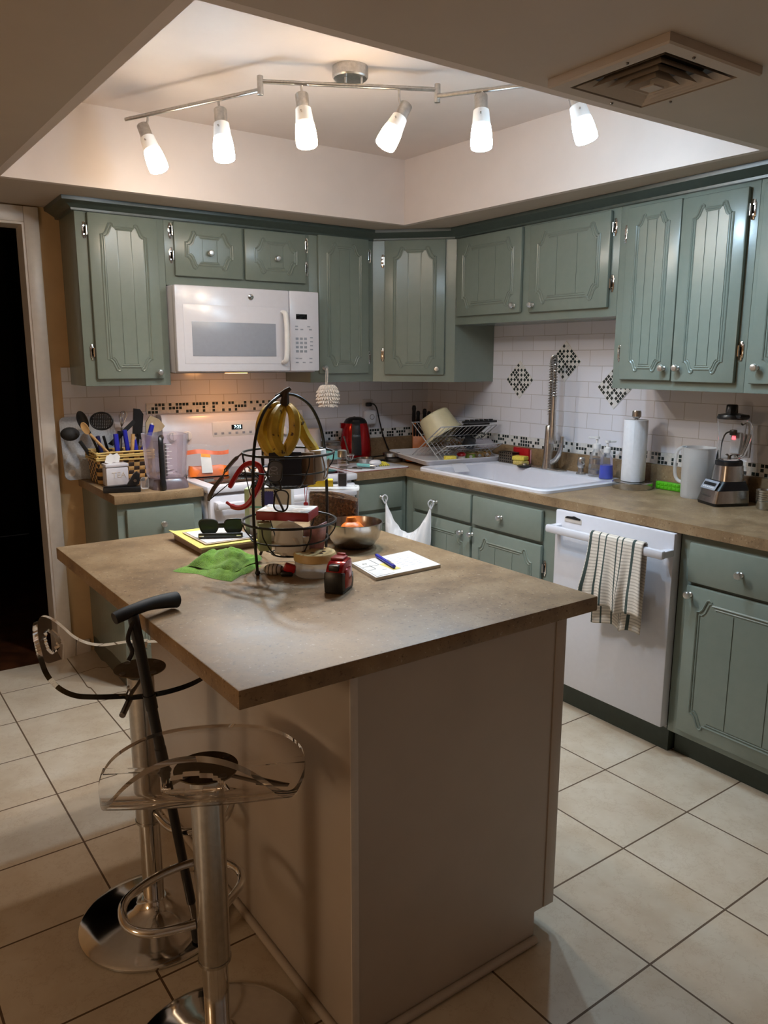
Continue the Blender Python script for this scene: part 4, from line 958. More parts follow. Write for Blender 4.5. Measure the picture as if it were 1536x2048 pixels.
tag(fl, 'brown dry flakes filling the clear plastic tub', 'dry food', kind='stuff')
sx_, sy_ = -1.764, -1.843
c = thing('spice_jar', 'tall narrow clear spice grinder standing on the plastic tub', 'spice jar', (sx_, sy_, ZT+.17))
z0 = ZT+.1700
G().box(-.015, .015, -.015, .015, 0, .095, .003, CF(sx_, sy_, z0)).build('glass_body', m_smoke, c)
G().box(-.013, .013, -.013, .013, .002, .042, .002, CF(sx_, sy_, z0)).build('peppercorns', M('black_peppercorn', rgb(34, 30, 28), .7, var=.4, sc=200), c)
G().lathe([(0, .0955), (.0155, .0955), (.0155, .114), (.013, .118), (0, .118)], 20, CF(sx_, sy_, z0)).build('cap', m_nickel, c)
for z in (.06, .067, .074, .081): G().box(-.0125, .0125, -.0155, -.0149, z, z+.002, 0, CF(sx_, sy_, z0)).build('label_line', m_paper, c)
b = G().box(-.042, .042, -.018, .018, 0, .022, .002, CF(-1.825, -1.803, ZT+.1700) @ RZ(.1)).build('packet', M('bright_yellow_card', rgb(236, 204, 40), .5), None); tag(b, 'flat bright yellow packet lying on the lid of the plastic tub', 'packet')
# ------------------------------------------------------------------ left worktop
ZW = .9143
b = G().prism([(x, z+.15) for x, z in rrect(.13, .152, .025, 6)], -.005, .005, T(-2.115, -.066, ZW+.002) @ RX(PI/2-.16), .001)
c = thing('cutting_board', 'speckled grey cutting board leaning on the wall at the left end', 'cutting board', (-2.115, -.085, ZW))
b.build('board', M('grey_speckled_plastic', rgb(176, 180, 186), .5, var=.1, sc=160), c)
G().lathe([(.011, -.0056), (.017, -.0056), (.017, .0056), (.011, .0056), (.011, -.0056)], 20, T(-2.115, -.066, ZW+.002) @ RX(PI/2-.16) @ T(-.098, .032, 0)).lathe([(0, -.0052), (.011, -.0052), (.011, .0053), (0, .0053)], 20, T(-2.115, -.066, ZW+.002) @ RX(PI/2-.16) @ T(-.098, .032, 0)).build('hang_hole', m_trim, c)
def weave():
    k = N('two_tone_woven_splint'); o = k.obj(); sp = k.n('ShaderNodeSeparateXYZ'); k.l(o, sp.inputs[0])
    u = k.math('ADD', sp.outputs[0], sp.outputs[1]); a = k.math('DIVIDE', u, .026); b_ = k.math('DIVIDE', sp.outputs[2], .019)
    par = k.math('MODULO', k.math('ADD', k.math('FLOOR', k.math('ADD', a, 100)), k.math('FLOOR', k.math('ADD', b_, 100))), 2)
    ha = k.math('ABSOLUTE', k.math('SUBTRACT', k.math('FRACT', a), .5)); hb = k.math('ABSOLUTE', k.math('SUBTRACT', k.math('FRACT', b_), .5))
    h = k.math('SUBTRACT', 1.0, k.math('ADD', k.math('MULTIPLY', k.math('POWER', ha, 2), 3), k.math('MULTIPLY', k.math('POWER', hb, 2), 2)))
    f = k.noise(o, 60, 3)
    k.set(Base_Color=k.mix(par, k.ramp(f, [(.3, rgb(190, 146, 84)), (.7, rgb(214, 174, 110))]), k.ramp(f, [(.3, rgb(40, 28, 20)), (.7, rgb(66, 48, 34))])), Roughness=.6)
    k.bump(h, .8, .004); return k.m
bx0, bx1, by0, by1 = -2.145, -1.885, -.285, -.105
c = thing('basket', 'rectangular two-tone woven basket full of cooking utensils', 'basket', ((bx0+bx1)/2, (by0+by1)/2, ZW))
def bl(z, d, th=0): return [V(((bx0+bx1)/2+x, (by0+by1)/2+y, z)) for x, y in rrect((bx1-bx0)/2+d-th, (by1-by0)/2+d-th, .02-th*.5, 4)]
G().loft([bl(ZW, -.006), bl(ZW+.002, -.004), bl(ZW+.145, .004), bl(ZW+.145, .004, .006), bl(ZW+.006, -.004, .006)]).build('woven_body', weave(), c)
for z in (.112, .124, .136, .146):
    p_ = bl(ZW+z, .007); p_ = smooth_path(p_, 3, True)
    G().tube([q_ + V((0, 0, .0025*math.sin(i*.9+z*300))) for i, q_ in enumerate(p_)], .0042, 6, closed=True).build('rim_band', M('pale_splint', rgb(206, 176, 106), .6) if z == .112 else bpy.data.materials['pale_splint'], c)
# utensils
UG = 'utensils standing in the basket'
def shaft(pts, r, seg=8, flat=1): return G().tube(smooth_path(pts, 5), r, seg, flat=flat)
def spoonhead(M0, w, h, d=.35, up_=0): return G().ball((0, 0, 0), 1, (w, .012, h), 20, None)
def oval(ctr, ax, w, h, m, name, par, dish=.3, thick=.004):
    """dished oval head centred at ctr, long axis ax, facing the camera side"""
    ax = V(ax).normalized(); n_ = V((-.5, -.85, .15)); n_ = (n_ - ax*n_.dot(ax)).normalized(); sd = ax.cross(n_)
    def f(u, v):
        r = u; a = v*2*PI; return V(ctr) + sd*(w*r*math.cos(a)) + ax*(h*r*math.sin(a)) - n_*(dish*w*(1-r*r))
    return G().grid(f, 6, 24, None, thick).build(name, m, par, ang=70)
def utensil(name, label, base, neck, mh, r=.006):
    c = thing(name, label, 'utensil', base, 0, UG); shaft([base, tuple((a+b_)/2 for a, b_ in zip(base, neck)), neck], r).build('handle', mh, c); return c
c = utensil('cooking_spoon', 'tall black solid spoon leaning left in the utensil basket', (-2.070, -0.185, .95), (-2.148, -0.175, 1.162), m_black)
oval((-2.172, -0.175, 1.205), (-.3, 0, 1), .024, .048, m_black, 'bowl', c, .25)
c = utensil('ladle', 'black ladle hanging out over the left end of the basket', (-2.100, -0.165, .96), (-2.190, -0.175, 1.112), m_black, .009)
G().ball((-2.232, -0.175, 1.147), .043, (1, .8, .75), 18).build('bowl', m_rubber, c)
c = utensil('skimmer', 'round black skimmer with a grid of holes in the utensil basket', (-2.040, -0.175, .95), (-2.081, -0.175, 1.130), m_black, .007)
ctr = V((-2.085, -0.175, 1.201))
n_ = V((-.5, -.85, .12)).normalized(); sd_ = n_.cross(V((0, 0, 1))).normalized(); u_ = sd_.cross(n_)
sk = G()
t = [ctr + sd_*(.052*math.cos(2*PI*k/36)) + u_*(.040*math.sin(2*PI*k/36)) for k in range(36)]
sk.tube(t, .0045, 6, closed=True)
for k in range(-5, 6):
    x = k*.0085; hh = .040*math.sqrt(max(0, 1-(x/.052)**2))
    if hh > .004: sk.tube([ctr+sd_*x-u_*hh, ctr+sd_*x+u_*hh], .0026, 5)
    y = k*.0068; ww = .052*math.sqrt(max(0, 1-(y/.040)**2))
    if ww > .004: sk.tube([ctr+u_*y-sd_*ww, ctr+u_*y+sd_*ww], .0024, 5)
sk.build('grid_head', m_black, c)
c = utensil('wooden_spoon', 'pale wooden spoon leaning left in front of the skimmer', (-2.020, -0.265, .98), (-2.162, -0.255, 1.150), m_wood, .006)
oval((-2.182, -0.255, 1.176), (-.45, 0, 1), .015, .030, m_wood, 'bowl', c, .2)
c = utensil('turner', 'black slotted turner slanting right in the middle of the basket', (-2.040, -0.195, .95), (-2.012, -0.195, 1.152), m_black, .008)
P = [V((-2.070, -0.205, 1.094)), V((-2.048, -0.205, 1.083)), V((-1.926, -0.185, 1.188)), V((-1.940, -0.185, 1.201))]
G().loft([[q_ + V((0, dy, 0)) for q_ in P] for dy in (0, .005)]).build('blade', m_black, c)
c = utensil('turner', 'tall black flat turner standing upright at the back right of the basket', (-1.945, -0.165, .95), (-1.911, -0.165, 1.130), m_black, .008)
P = [V((-1.938, -0.165, 1.127)), V((-1.896, -0.165, 1.100)), V((-1.881, -0.165, 1.226)), V((-1.897, -0.165, 1.251)), V((-1.926, -0.165, 1.255))]
G().loft([[q_ + V((0, dy, 0)) for q_ in P] for dy in (0, .012)]).build('blade', m_black, c)
c = utensil('spatula', 'cream rubber spatula leaning right behind the clear pitcher', (-1.930, -0.135, .96), (-1.851, -0.130, 1.124), m_blue, .008)
P = [V((-1.863, -0.130, 1.125)), V((-1.787, -0.130, 1.136)), V((-1.765, -0.130, 1.160)), V((-1.794, -0.130, 1.196)), V((-1.838, -0.130, 1.215)), V((-1.860, -0.130, 1.182))]
G().loft([[q_ + V((0, dy, 0)) for q_ in P] for dy in (0, .010)]).build('blade', m_beige, c)
c = utensil('whisk', 'shiny wire whisk sticking up at the back of the basket', (-2.000, -0.135, .95), (-1.981, -0.130, 1.163), m_steel, .005)
p0 = V((-1.981, -0.130, 1.163)); p1 = V((-1.967, -0.130, 1.242))
for k in range(5):
    a = k*PI/5; s_ = V((math.cos(a), math.sin(a), 0))*.018
    G().tube(smooth_path([p0, p0.lerp(p1, .5)+s_*.8, p0.lerp(p1, .85)+s_, p1, p0.lerp(p1, .85)-s_, p0.lerp(p1, .5)-s_*.8, p0], 4), .0013, 5).build('wire', m_chrome, c)
for nm, lb, a, b_, r, mm in (('peeler', 'blue-handled tool standing at the front left of the basket', (-2.035, -0.245, .97), (-2.043, -0.245, 1.143), .012, m_blue),
        ('brush', 'blue-handled tool beside the wooden paddle in the basket', (-1.975, -0.225, .97), (-1.995, -0.225, 1.158), .011, m_blue),
        ('paddle', 'flat wooden paddle between the blue handles in the basket', (-1.980, -0.245, .96), (-1.961, -0.245, 1.139), .009, m_wood),
        ('brush', 'blue-handled tool at the right end of the basket, below the black turner', (-1.935, -0.235, .97), (-1.955, -0.235, 1.109), .011, m_blue),
        ('brush', 'blue-capped brush standing behind the clear pitcher', (-1.915, -0.195, .97), (-1.848, -0.185, 1.173), .012, m_blue),
        ('spatula', 'dark blue handle standing behind the wooden spoon', (-2.090, -0.205, .97), (-2.116, -0.205, 1.134), .010, M('dark_blue_plastic', rgb(24, 30, 80), .4))):
    o = shaft([a, tuple((x+y)/2 for x, y in zip(a, b_)), b_], r, 10).build(nm, mm, None); tag(o, lb, 'utensil', UG)
G().cyl((-1.849, -0.185, 1.170), (-1.850, -0.185, 1.182), .007, seg=10).build('tip', m_whitep, [o for o in bpy.data.objects if o.get('label', '').startswith('blue-capped')][0])
# tea caddy
tx0, tx1, ty0, ty1 = -2.132, -2.030, -.375, -.305
c = thing('tea_caddy', 'small white ceramic box embossed TEA, packets poking out of the top', 'tea box', (-2.08, -.34, ZW))
G().box(tx0, tx1, ty0, ty1, ZW, ZW+.088, .007).build('box', m_white, c)
l_ = G().box(tx0-.002, tx1+.002, ty0-.002, ty1+.002, ZW+.0885, ZW+.104, .005).build('lid', m_white, c)
G().text('TEA', .036, T((tx0+tx1)/2+.006, ty0-.0004, ZW+.052) @ RX(PI/2), .0012).build('lettering', m_trim, c, flat=True)
for k, (x, a) in enumerate(((-.022, .3), (.0, -.25), (.016, .2))):
    o = G().prism([(-.017, 0), (.017, 0), (.019, .03), (.004, .044), (-.015, .032)], -.001, .001, T(-2.088+x, -.34+.012*k, ZW+.1045) @ RY(a) @ RX(PI/2-.15)).build('tea_bag', m_paper, None)
    tag(o, ('leftmost', 'middle', 'rightmost')[k] + ' white paper tea packet sticking out of the TEA box', 'tea bag', 'tea packets')
# black gadget
g_ = T(-2.09, -.545, ZW) @ RZ(-.30)
c = thing('hole_punch', 'low black hinged desk gadget with a raised arm, in front of the TEA box', 'gadget', (-2.09, -.545, ZW))
G().box(-.100, .058, -.030, .030, 0, .024, .004, g_).build('base', m_black, c)
G().prism([(-.105, .026), (.0, .032), (.030, .080), (.044, .088), (.058, .078), (.052, .034), (.036, .026)], -.018, .018, g_ @ RX(PI/2), .003).build('arm', m_black, c)
G().cyl(g_ @ V((.036, -.0195, .050)), g_ @ V((.036, .0195, .050)), .007, seg=14).build('pivot', m_chrome, c)
G().box(.058, .094, -.018, .018, .008, .060, .010, g_).build('clear_cup', m_clear, c)
# blender pitcher
px_, py_ = -1.900, -.515
c = thing('pitcher', 'clear graduated blender pitcher with a black handle, on the left worktop', 'pitcher', (px_, py_, ZW))
g = G()
def pl(r, z, th=0): return [V((px_+x, py_+y, ZW+z)) for x, y in rrect(r-th, r-th, r*.45, 5)]
g.loft([pl(.074, .045), pl(.078, .06), pl(.090, .245), pl(.090, .245, .004), pl(.078, .062, .004), pl(.072, .05, .004)], True, True)
g.build('jar', m_smoke, c)
G().loft([pl(.084, .0), pl(.084, .006), pl(.080, .03), pl(.071, .046)]).build('base_skirt', M('smoky_base', rgb(110, 98, 104), .2), c)
hv = V((-.45, -.89, 0)).normalized()
H = [V((px_, py_, 0)) + hv*d_ + V((0, 0, ZW+z)) for d_, z in ((.084, .236), (.112, .232), (.122, .20), (.118, .13), (.112, .08), (.112, .03), (.104, .006))]
G().tube(smooth_path(H, 5), [.0125]*12+[.0135]*12+[.016]*7, 10, flat=.8).build('handle', m_black, c)
for a in (-.05, 1.9): 
    d2 = V((math.cos(a), math.sin(a)*-.6, 0)).normalized()
    G().prism([(-.012, 0), (.012, 0), (.006, .05), (-.006, .05)], -.006, .006, T(V((px_, py_, ZW)) + d2*.088) @ RZ(math.atan2(d2.y, d2.x)+PI/2) @ RX(PI/2)).build('foot', m_black, c)
g = G()
for k in range(9): g.box(px_-.03, px_-.03+(.03 if k % 2 == 0 else .018), py_-.0875, py_-.0865, ZW+.075+k*.016, ZW+.0765+k*.016)
g.build('graduations', m_paper, c)
G().cyl((px_, py_, ZW+.05), (px_, py_, ZW+.20), .006, seg=10).build('blade_post', m_dksteel, c)
for k in range(4):
    a = k*1.5; G().box(0, .035, -.006, .006, -.001, .001, 0, T(px_, py_, ZW+.07+k*.03) @ RZ(a) @ RY(-.2)).build('blade', m_dksteel, c)

# ------------------------------------------------------------------ on the cooktop
ZK = .9238
c = thing('snack_bag', 'clear zip bag with an orange zipper band and orange food on the cooktop', 'bag', (-1.63, -.40, ZK))
bw = T(-1.640, -.37, ZK) @ RZ(-.12) @ RX(-.10)
def bag(side):
    def f(u, v):
        x = (u-.5)*.225*(1-.05*math.sin(v*3)); prof = math.sin(PI*u)**.5 if 0 < u < 1 else 0
        y = side*(.036*prof*(1-v)**.8) + .006*math.sin(u*9+v*4)*v
        return V((x, y, v*.155 + .008*math.sin(u*6)*v))
    return f
G().grid(bag(-1), 24, 14, bw).grid(bag(1), 24, 14, bw).build('film', m_clear, c, ang=60)
G().grid(lambda u, v: bag(-1)(u*.98+.01, .70+v*.13) + V((0, -.0012, 0)), 20, 3, bw).build('zipper_band', M('orange_film', rgb(240, 120, 80), .35), c)
G().loft([[V((x*1.0, y*.8, z)) for x, y in rrect(.100, .034, .03, 5)] for z in (.002, .03)] + [[V((x*.95, y*.5, .052+.006*math.sin(x*40))) for x, y in rrect(.100, .034, .03, 5)]], M=bw).build('orange_filling', m_orange, c)
G().grid(lambda u, v: bag(-1)(.32+u*.24, .12+v*.52) + V((0, -.002, 0)), 8, 10, bw).build('label', m_paper, c)
G().grid(lambda u, v: bag(-1)(.33+u*.22, .60+v*.10) + V((0, -.003, 0)), 8, 4, bw).build('label_header', M('amber_print', rgb(240, 160, 50), .5), c)
c = thing('spoon_rest', 'shallow white dish on the cooktop seen past the red neckband', 'dish', (-1.42, -.42, ZK))
G().lathe([(0, .003), (.05, .003), (.075, .018), (.082, .022), (.082, .025), (.072, .021), (.048, .007), (0, .006)], 36, T(-1.42, -.42, ZK-.0025)).build('dish', m_whitep, c)
b = G().ball((-1.43, -.42, ZK+.021), .020, (1, .9, .8), 14).jitter(.004, 60).build('garlic', M('brown_bulb', rgb(150, 112, 78), .7), None); tag(b, 'brown bulb lying in the shallow white dish on the cooktop', 'garlic')
# ------------------------------------------------------------------ worktop right of the stove and the corner
ZW = .9143
b = G().lathe([(0, 0), (.048, 0), (.050, .003), (.050, .188), (.046, .190), (0, .190)], 32, T(-.895, -.085, ZW)).build('canister', m_cream, None); tag(b, 'plain off-white cylinder canister behind the bananas, by the stove', 'canister')
c = thing('storage_jar', 'glass jar with a dark lid and a teal label left of the red kettle', 'jar', (-.855, -.235, ZW))
G().lathe([(0, 0), (.050, 0), (.053, .005), (.053, .095), (.046, .105), (0, .106)], 32, T(-.855, -.235, ZW)).build('body', m_smoke, c)
G().lathe([(.0535, .03), (.0545, .03), (.0545, .078), (.0535, .078)], 32, T(-.855, -.235, ZW)).build('label', m_teal, c)
G().lathe([(0, .1065), (.049, .1065), (.050, .109), (.050, .122), (.047, .125), (0, .125)], 32, T(-.855, -.235, ZW)).build('lid', m_dksteel, c)
# kettle
kx, ky = -.645, -.150
c = thing('kettle', 'glossy red electric kettle with a black front strip, under the outlet', 'kettle', (kx, ky, ZW))
G().lathe([(0, 0), (.088, 0), (.092, .004), (.090, .018), (0, .020)], 40, T(kx, ky, ZW)).build('power_base', m_black, c)
G().lathe([(0, .021), (.090, .021), (.093, .026), (.092, .060), (.086, .13), (.077, .19), (.068, .215), (0, .216)], 48, T(kx, ky, ZW)).build('body', m_redm, c)
G().lathe([(.069, .2145), (.067, .220), (.055, .238), (.03, .248), (0, .250)], 40, T(kx, ky, ZW)).build('lid', m_black, c)
vd = V((-.48, -.88, 0)).normalized(); vs = V((0, 0, 1)).cross(vd)
def strip(u, v):
    z = .035+v*.20; r = [.0935, .0930, .0915, .0892, .0868, .0838, .0802, .0765, .0720, .063][min(9, int(v*9.99))]
    a = (u-.5)*.62; d_ = vd*math.cos(a)+vs*math.sin(a); return V((kx, ky, ZW+z)) + d_*(r+.002)
G().grid(strip, 8, 18, None, .003).build('water_window', m_black, c)
hn = [V((kx, ky, ZW)) - vd*d_ + V((0, 0, z)) for d_, z in ((.06, .235), (.105, .232), (.128, .20), (.126, .12), (.110, .06), (.088, .05))]
G().tube(smooth_path(hn, 5), .012, 10).build('handle', m_black, c)
G().prism([(-.020, .0), (.020, 0), (0, .03)], .0, .03, T(V((kx, ky, ZW+.185)) - vs*.072) @ RZ(2.2) ).build('spout', m_redm, c)
# outlet, plug-in device, cord
c = thing('outlet', 'white double wall outlet on the tiles above the red kettle', 'outlet', (-.468, -.0085, 1.20))
G().box(-.506, -.432, -.0145, -.0083, 1.135, 1.255, .003).build('cover_plate', m_white, c)
c = thing('plug_in_monitor', 'white rounded plug-in device with a ring logo, in the outlet', 'plug-in device', (-.468, -.03, 1.15))
G().box(-.512, -.424, -.050, -.0146, 1.100, 1.190, .016, seg=3).build('housing', m_white, c)
G().lathe([(.0135, 0), (.0165, 0), (.0165, .001), (.0135, .001), (.0135, 0)], 24, T(-.462, -.0502, 1.150) @ RX(PI/2)).build('ring_mark', m_dksteel, c)
c = thing('power_cord', 'black kettle cord with a right-angle plug running down to the worktop', 'cord', (-.45, -.03, 1.2))
G().box(-.489, -.455, -.040, -.0150, 1.212, 1.236, .006).build('plug', m_black, c)
G().tube(smooth_path([(-.462, -.040, 1.226), (-.448, -.045, 1.226), (-.425, -.045, 1.20), (-.40, -.040, 1.12), (-.372, -.038, 1.03), (-.34, -.045, .95), (-.325, -.06, .920), (-.36, -.10, .9185), (-.46, -.12, .9185), (-.545, -.14, .9185)], 6), .0042, 7).build('cable', m_black, c)
# knife block
c = thing('knife_block', 'honey-coloured wooden knife block in the worktop corner', 'knife block', (-.165, -.165, ZW))
kb = T(-.185, -.175, ZW) @ RZ(-.61)
G().prism([(-.065, 0), (.075, 0), (.075, .19), (.02, .215), (-.065, .11)], -.052, .052, kb @ RZ(PI/2) @ RX(PI/2), .003).build('block', m_orangewood, c)
KG = 'black-handled knives in the wooden block'
AXk = (kb.to_3x3() @ RZ(PI/2).to_3x3()) @ V((-.45, 0, .89))
for k, (lx, ly, L_, lb) in enumerate(((.03, -.045, .115, 'outermost black knife handle at the left of the top row of the block'), (-.005, -.02, .12, 'tallest black knife handle in the middle of the top row'), (-.02, .02, .095, 'shorter black knife handle just right of the tallest one'), (.02, .045, .12, 'black knife handle at the right of the top row'))):
    p0 = kb @ RZ(PI/2) @ V((-.01+.02*(k % 2), ly, .165+.01*k))
    o = G().tube(smooth_path([p0, p0+AXk*L_*.5, p0+AXk*L_], 3), [.011, .012, .0125, .0115, .011, .013, .010], 8, flat=.8).build('knife', m_black, None); tag(o, lb, 'knife', KG)
for k in range(6):
    ly = -.043+k*.0172; p0 = kb @ RZ(PI/2) @ V((-.052, ly, .118))
    o = G().tube([p0, p0+AXk*.045, p0+AXk*.085], [.0068, .0075, .0085], 8, flat=.8).build('knife', m_black, None)
    tag(o, ('leftmost', 'second from the left', 'third from the left', 'fourth from the left', 'fifth from the left', 'rightmost')[k] + ' of the small knives in the lower row of the block', 'knife', KG)
p0 = kb @ RZ(PI/2) @ V((.0, -.062, .10)); o = G().tube(smooth_path([p0, p0+AXk*.07, p0+AXk*.15], 3), [.010, .011, .012, .012, .012, .012, .009], 8).build('honing_steel', m_black, None); tag(o, 'long black handle slanting at the left side of the knife block', 'knife', KG)
# white board and what lies on it
c = thing('cutting_board', 'white cutting board with a red-brown edge, right of the stove', 'cutting board', (-.77, -.47, ZW))
G().prism([(-.765+x, -.465+y) for x, y in rrect(.178, .148, .025, 6)], ZW, ZW+.007, None, .001).build('board', m_white, c)
G().prism([(-.765+x, -.465+y) for x, y in rrect(.1795, .1495, .026, 6)], ZW+.0015, ZW+.0042).build('edge_band', M('red_brown_edge', rgb(140, 70, 56), .5), c)
ZB = ZW+.0075
def lay(name, label, pts, r, m, cat='utensil', flat=.6):
    o = G().tube(smooth_path([(x, y, ZB+z) for x, y, z in pts], 4), r, 8, flat=flat, up=(0, 0, 1)).build(name, m, None); return tag(o, label, cat, 'small utensils on the white board')
c = thing('teaspoon', 'dark metal spoon lying at the left of the white board', 'spoon', (-.90, -.54, ZB), 0, 'small utensils on the white board')
G().tube([(-.93, -.50, ZB+.004), (-.87, -.57, ZB+.004)], .003, 6).build('handle', m_dksteel, c); G().ball((-.935, -.49, ZB+.008), .021, (1.2, .8, .35), 14).build('bowl', m_dksteel, c)
c = thing('teaspoon', 'dark metal spoon in front of the teal-handled tool on the board', 'spoon', (-.85, -.56, ZB), 0, 'small utensils on the white board')
G().tube([(-.88, -.53, ZB+.004), (-.805, -.592, ZB+.004)], .003, 6).build('handle', m_dksteel, c); G().ball((-.886, -.522, ZB+.006), .013, (1.2, .8, .35), 14).build('bowl', m_dksteel, c)
c = thing('can_opener', 'pale teal handled tool lying on the white board', 'utensil', (-.815, -.52, ZB), 0, 'small utensils on the white board')
G().tube([(-.835, -.47, ZB+.011), (-.80, -.545, ZB+.011)], [.010, .011], 10, flat=.8).build('handle', m_teal, c); G().tube([(-.80, -.545, ZB+.011), (-.783, -.575, ZB+.010)], [.009, .004], 8).build('tip', m_dksteel, c)
c = thing('mini_whisk', 'tiny wire whisk lying at the back left of the white board', 'whisk', (-.86, -.43, ZB), 0, 'small utensils on the white board')
for k in range(5):
    a = k*PI/5; G().tube(smooth_path([(-.85, -.40, ZB+.014), (-.87+.012*math.cos(a), -.43, ZB+.016+.012*math.sin(a)), (-.885, -.455, ZB+.016), (-.87-.012*math.cos(a), -.43, ZB+.016-.012*math.sin(a)), (-.85, -.40, ZB+.014)], 4), .0012, 5).build('wire', m_chrome, c)
G().ball((-.745, -.505, ZB+.018), .034, (1.1, .75, .55), 16).jitter(.004, 40).build('scoop', m_white, None)
tag([o for o in bpy.data.objects if o.name == 'scoop'][0], 'white rounded plastic scoop in the middle of the white board', 'scoop', 'small utensils on the white board')
c = thing('trivet', 'yellow and black openwork gadget lying on the white board', 'gadget', (-.695, -.50, ZB), 0, 'small utensils on the white board')
for k in range(5): G().tube([(-.725+k*.014, -.53, ZB+.004), (-.720+k*.014, -.48, ZB+.026-.003*k)], .0042, 6).build('yellow_bar', M('soft_yellow_plastic', rgb(222, 206, 80), .4) if k == 0 else bpy.data.materials['soft_yellow_plastic'], c)
G().box(-.735, -.660, -.515, -.490, ZB, ZB+.007, .002).build('black_bar', m_black, c)
def pan(name, label, x, y, r, h, m, z=ZW, hd=None):
    c = thing(name, label, 'pan', (x, y, z), 0, 'steel measuring pans on the worktop')
    G().lathe([(0, 0), (r-.006, 0), (r, .006), (r+.002, h), (r, h), (r-.003, .008), (0, .004)], 36, T(x, y, z)).build('cup', m, c)
    if hd: G().box(0, .10, -.006, .006, h-.004, h-.001, .001, T(x, y, z) @ RZ(hd) @ T(r, 0, 0)).build('handle', m_steel, c)
pan('measuring_pan', 'shallow steel measuring pan with its handle to the left, before the kettle', -.690, -.318, .050, .030, m_steel, ZW+.0, 2.75)
pan('measuring_pan', 'lower dark-rimmed steel pan of the stack behind the white board', -.515, -.355, .052, .024, m_dksteel, ZW)
pan('measuring_pan', 'upper steel pan of the stack behind the white board', -.525, -.345, .048, .026, m_steel, ZW+.0255)
o = G().box(-.62, -.575, -.36, -.33, ZW, ZW+.018, .004).build('stopper', m_black, None); tag(o, 'small black block between the two steel measuring pans', 'gadget')
c = thing('strainer', 'small wire strainer with a shiny handle leaning in front of the kettle', 'strainer', (-.80, -.26, ZW))
G().tube([(-.805, -.335, ZW+.055), (-0.781, -0.245, 1.064)], .0045, 8).build('handle', m_chrome, c)
for k in range(7):
    a = k*.45; G().tube(smooth_path([(-.805+.03*math.cos(a), -.335+.03*math.sin(a), ZW+.058), (-.80+.012*math.cos(a), -.335+.012*math.sin(a), ZW+.028), (-.80-.012*math.cos(a), -.335-.012*math.sin(a), ZW+.028), (-.805-.03*math.cos(a), -.335-.03*math.sin(a), ZW+.058)], 4), .0011, 5).build('wire', m_chrome, c)
G().tube([(-.805+.03*math.cos(k*PI/12), -.335+.03*math.sin(k*PI/12), ZW+.058) for k in range(24)], .0022, 6, closed=True).build('rim', m_chrome, c)
c = thing('orange_dish', 'orange lidded dish on a black base tucked under the drain tray corner', 'dish', (-.425, -.435, ZW))
G().lathe([(0, 0), (.058, 0), (.062, .004), (.058, .008), (0, .008)], 32, T(-.425, -.435, ZW)).build('base', m_black, c)
G().lathe([(0, .0085), (.052, .0085), (.054, .014), (.046, .026), (0, .030)], 32, T(-.425, -.435, ZW)).build('lid', m_orange, c)

# ------------------------------------------------------------------ drain tray, dish rack and dishes
e1, e2 = V((.99, -.12, 0)), V((.12, .99, 0)); o0 = V((-.555, -.715, 0))
ZD = ZW+.0195
tr = axes(o0 + V((0, 0, ZD)), e1, e2, EZ) @ RX(.035)
c = thing('drain_tray', 'cloudy white plastic drain tray tipped toward the sink under the dish rack', 'drain tray', o0 + e1*.24 + e2*.2 + V((0, 0, ZD)))
def rt(hx, hy, r, z): return [V((.25+x, .22+y, z)) for x, y in rrect(hx, hy, r, 5)]
G().loft([rt(.235, .205, .03, .0), rt(.25, .22, .035, .026), rt(.255, .225, .04, .026), rt(.256, .226, .04, .022), rt(.252, .222, .035, .022), rt(.238, .208, .03, -.003)], M=tr).build('tray', m_tray, c)
c = thing('dish_rack', 'folding chrome wire X-shaped dish rack standing in the drain tray', 'dish rack', o0 + e1*.24 + e2*.2 + V((0, 0, ZD)))
rk = axes(o0 + V((0, 0, ZD+.006)), e1, e2, EZ) @ RX(.0)
L0, L1 = .12, .49; ya, yb = .05, .37; zh = .195
def rp(x, y, z): return rk @ V((x, y, z))
for (y0, y1, nm) in ((ya, yb, 'front_to_back_grid'), (yb, ya, 'back_to_front_grid')):
    g = G()
    zt = zh if nm[0] == 'f' else zh-.004
    n_ = 13
    for k in range(n_+1):
        x = L0 + (L1-L0)*k/n_; r = .0032 if k in (0, n_) else .0016
        g.tube([rp(x, y0, .004), rp(x, y1, zt)], r, 6)
    for q_ in (.0, .30, .68, 1.0):
        g.tube([rp(L0, y0+(y1-y0)*q_, .004+(zt-.004)*q_), rp(L1, y0+(y1-y0)*q_, .004+(zt-.004)*q_)], .0032 if q_ in (0, 1.0) else .0018, 6)
    g.build(nm, m_wire, c)
g = G()
for k in range(14):
    x = L0 + (L1-L0)*k/13; g.tube([rp(x, .112, .034), rp(x, -.010, .092)], .0032 if k in (0, 13) else .0016, 6)
for y, z, r in ((-.010, .092, .0032), (.05, .0635, .0018)): g.tube([rp(L0, y, z), rp(L1, y, z)], r, 6)
g.build('lower_grid', m_wire, c)
# cream pot upside down, leaning in the rack
pc = rp(.235, .25, .172); pa = (EZ*.80 - e1*.30 + e2*.42).normalized()
c = thing('pot', 'cream plastic pot turned upside down on the dish rack', 'pot', pc)
G().lathe([(0, .132), (.082, .132), (.090, .125), (.105, .012), (.114, .008), (.114, -.004), (.109, -.004), (.099, .012), (.086, .120), (0, .124)], 48, align(pc - pa*.05, pc)).build('shell', m_cream_p, c)
